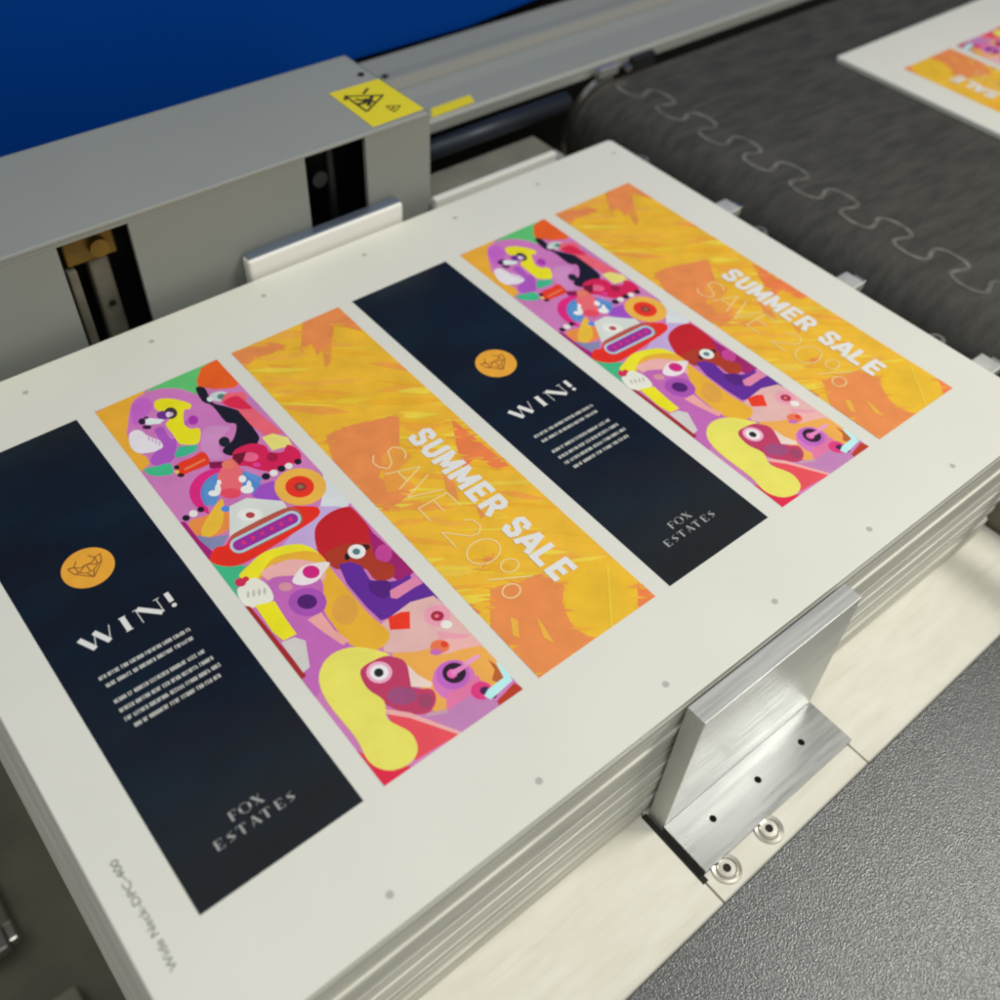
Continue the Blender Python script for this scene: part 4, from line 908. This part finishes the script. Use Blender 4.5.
# ------------------------------------------------------------------ conveyor belt
cb = empty('conveyor_belt', (1.6, .1, -.1))
BY0, BY1, BZ, BR, BXC = -.55, .738, -.010, .072, 1.080
bm = bmesh.new(); prof = [(3.8, BZ)] + [(BXC + .25, BZ)] + [(BXC - BR * math.sin(math.radians(a)), BZ - BR + BR * math.cos(math.radians(a))) for a in range(0, 181, 9)] + [(3.8, BZ - 2 * BR)]
A = [bm.verts.new((x, BY0, z)) for x, z in prof]; B = [bm.verts.new((x, BY1, z)) for x, z in prof]
for i in range(len(prof) - 1): bm.faces.new([A[i], B[i], B[i + 1], A[i + 1]])
bmesh.ops.recalc_face_normals(bm, faces=bm.faces[:]); 
obj('belt', bm, M['belt'], cb, True)
def surf(x, lift):
    if x >= BXC: return (x, BZ + lift)
    a = (BXC - x) / BR; return (BXC - (BR + lift) * math.sin(a), BZ - BR + (BR + lift) * math.cos(a))
P = .0850; bm = bmesh.new(); prev = None; nst = 24
def mp(s):
    t = s * math.tau; return 1.1 + .0235 * math.sin(t), .0625 + P * (s - .25) - .0125 * math.sin(2 * t)
steps = int(13 * nst); s0 = -5
for i in range(steps + 1):
    s = s0 + i / nst; x, y = mp(s); x2, y2 = mp(s + .002); d = Vector((x2 - x, y2 - y)).normalized(); nx, ny = -d.y * .0031, d.x * .0031
    if y > BY1 - .004: break
    a = surf(x + nx, .0004); c = surf(x - nx, .0004)
    v = (bm.verts.new((a[0], y + ny, a[1])), bm.verts.new((c[0], y - ny, c[1])))
    if prev: bm.faces.new([prev[0], prev[1], v[1], v[0]])
    prev = v
bmesh.ops.recalc_face_normals(bm, faces=bm.faces[:])
obj('belt_seam', bm, M['beltseam'], cb)
bm = bmesh.new()
for y, x0, x1, w in ((.235, 1.09, 1.9, .0014), (.33, 1.13, 1.9, .0009), (.405, 1.12, 1.7, .0010), (.52, 1.12, 2.2, .0007), (.155, 1.13, 1.6, .0007), (.60, 1.1, 2.2, .0007)):
    bm.faces.new([bm.verts.new(c) for c in ((x0, y, BZ + .0003), (x1, y, BZ + .0003), (x1, y + w, BZ + .0003), (x0, y + w, BZ + .0003))])
obj('wear_lines', bm, M['beltline'], cb)
tag(cb, 'dark grey conveyor belt with a meandering seam curving over its roller', 'conveyor belt')
obj('roller', cyl(bmesh.new(), (BXC, BY0 + .01, BZ - BR), (BXC, BY1 - .004, BZ - BR), BR - .003, 48), M['black'], cb, False)
# side guard round the belt end
g_ = empty('belt_guard', (1.04, .745, -.08)); bm = bmesh.new(); pr = []
for a in range(-10, 120, 8):
    pr.append((a, BR + .003)); 
A = []
for a in range(-8, 121, 8):
    t = math.radians(a); s, c = math.sin(t), math.cos(t); row = []
    for r, y in ((BR + .0015, 0.74), (BR + .0060, 0.74), (BR + .0060, 0.7495), (BR + .0015, 0.7495)): row.append(bm.verts.new((BXC - r * s, y, BZ - BR + r * c)))
    A.append(row)
for a, b2 in zip(A, A[1:]):
    for i in range(4): bm.faces.new([a[i], a[(i + 1) % 4], b2[(i + 1) % 4], b2[i]])
bm.faces.new(A[0]); bm.faces.new(A[-1][::-1]); bmesh.ops.recalc_face_normals(bm, faces=bm.faces[:])
obj('guard_rim', bm, M['steel'], g_)
obj('guard_block', BX((1.06, 0.74, -.003), (1.10, 0.7515, .012), .002), M['alu'], g_)
obj('guard_bolt', cyl(bmesh.new(), (1.118, 0.742, .002), (1.118, 0.7355, .002), .006, 12), M['steel'], g_)
obj('guard_cheek', BX((1.13, 0.74, -.09), (1.18, 0.7505, .012), .002), M['black'], g_)
obj('guard_foot', BX((1.002, 0.74, -.20), (1.018, 0.7455, -.115), .002), M['alu_matt'], g_)
tag(g_, 'shiny metal guard curving round the far end of the belt roller', 'guard')
# small stops between stack and belt
for y, lab in ((.387, 'farthest'), (.189, 'middle'), (.000, 'nearest')):
    s = empty('belt_stop', (.96, y, -.02)); obj('stop_plate', BX((.940, y - .011, -.016), (.9745, y + .017, -.005), .0015), M['alu_matt'], s)
    obj('stop_nose', BX((.9748, y - .0105, -.015), (.9790, y + .006, -.0045), .0012), M['steel'], s)
    tag(s, lab + ' of the three small grey metal stops between stack and belt', 'stop', 'metal stops between stack and belt')
for y, lab in ((.5440, 'farthest'), (.3300, 'middle'), (.0640, 'nearest')):
    s = empty('stop_screw', (.958, y, -.02)); bm = cyl(bmesh.new(), (.9585, y, -.030), (.9585, y, -.0085), .0105, 20, bev=.001); obj('screw_head', bm, M['dull'], s)
    obj('socket', cyl(bmesh.new(), (.9585, y, -.0084), (.9585, y, -.0080), .005, 6), M['dark_hole'], s)
    tag(s, lab + ' of the three dark round screws between stack and belt', 'screw', 'round screws between stack and belt')
s = obj('stop_bar', BX((.9485, -.30, -.05), (.9665, .60, -.0205), .001), M['black']); tag(s, 'black bar carrying the stops in front of the belt', 'bar')
s = obj('support_block', BX((.972, -.50, -.38), (1.30, .70, -.165), .002), M['olive']); tag(s, 'dark support block under the conveyor belt at the right edge', 'block')
# ------------------------------------------------------------------ second board on the belt
b2 = empty('printed_board', (1.437, .583, BZ)); bx, by, w2, l2 = 1.437, .583, .994, .6855
obj('board', prism(bmesh.new(), rrect(bx, by - l2, bx + w2, by, .004), BZ + .0003, BZ + .0078, .0006), M['board'], b2)
zz = .0078 + 1.2e-4
sx = 0.058; order = [5, 4, 3, 2, 1, 0]
for kk in order:
    w = UU[2 * kk + 1] - UU[2 * kk]; xx = sx + (UU[11] - UU[2 * kk + 1])
    o = (dark_print if kk % 3 == 0 else None)
    if kk % 3 == 0: o = dark_print(b2, 0, w, zz)
    elif kk % 3 == 1: o = art_print(b2, 0, w, zz)
    else: o = sale_print(b2, 0, w, zz)
    o.rotation_euler.z = math.pi; o.location = (xx + w, -.0890, zz)
tag(b2, 'printed board lying on the dark conveyor belt, cut off by the right edge', 'printed board')
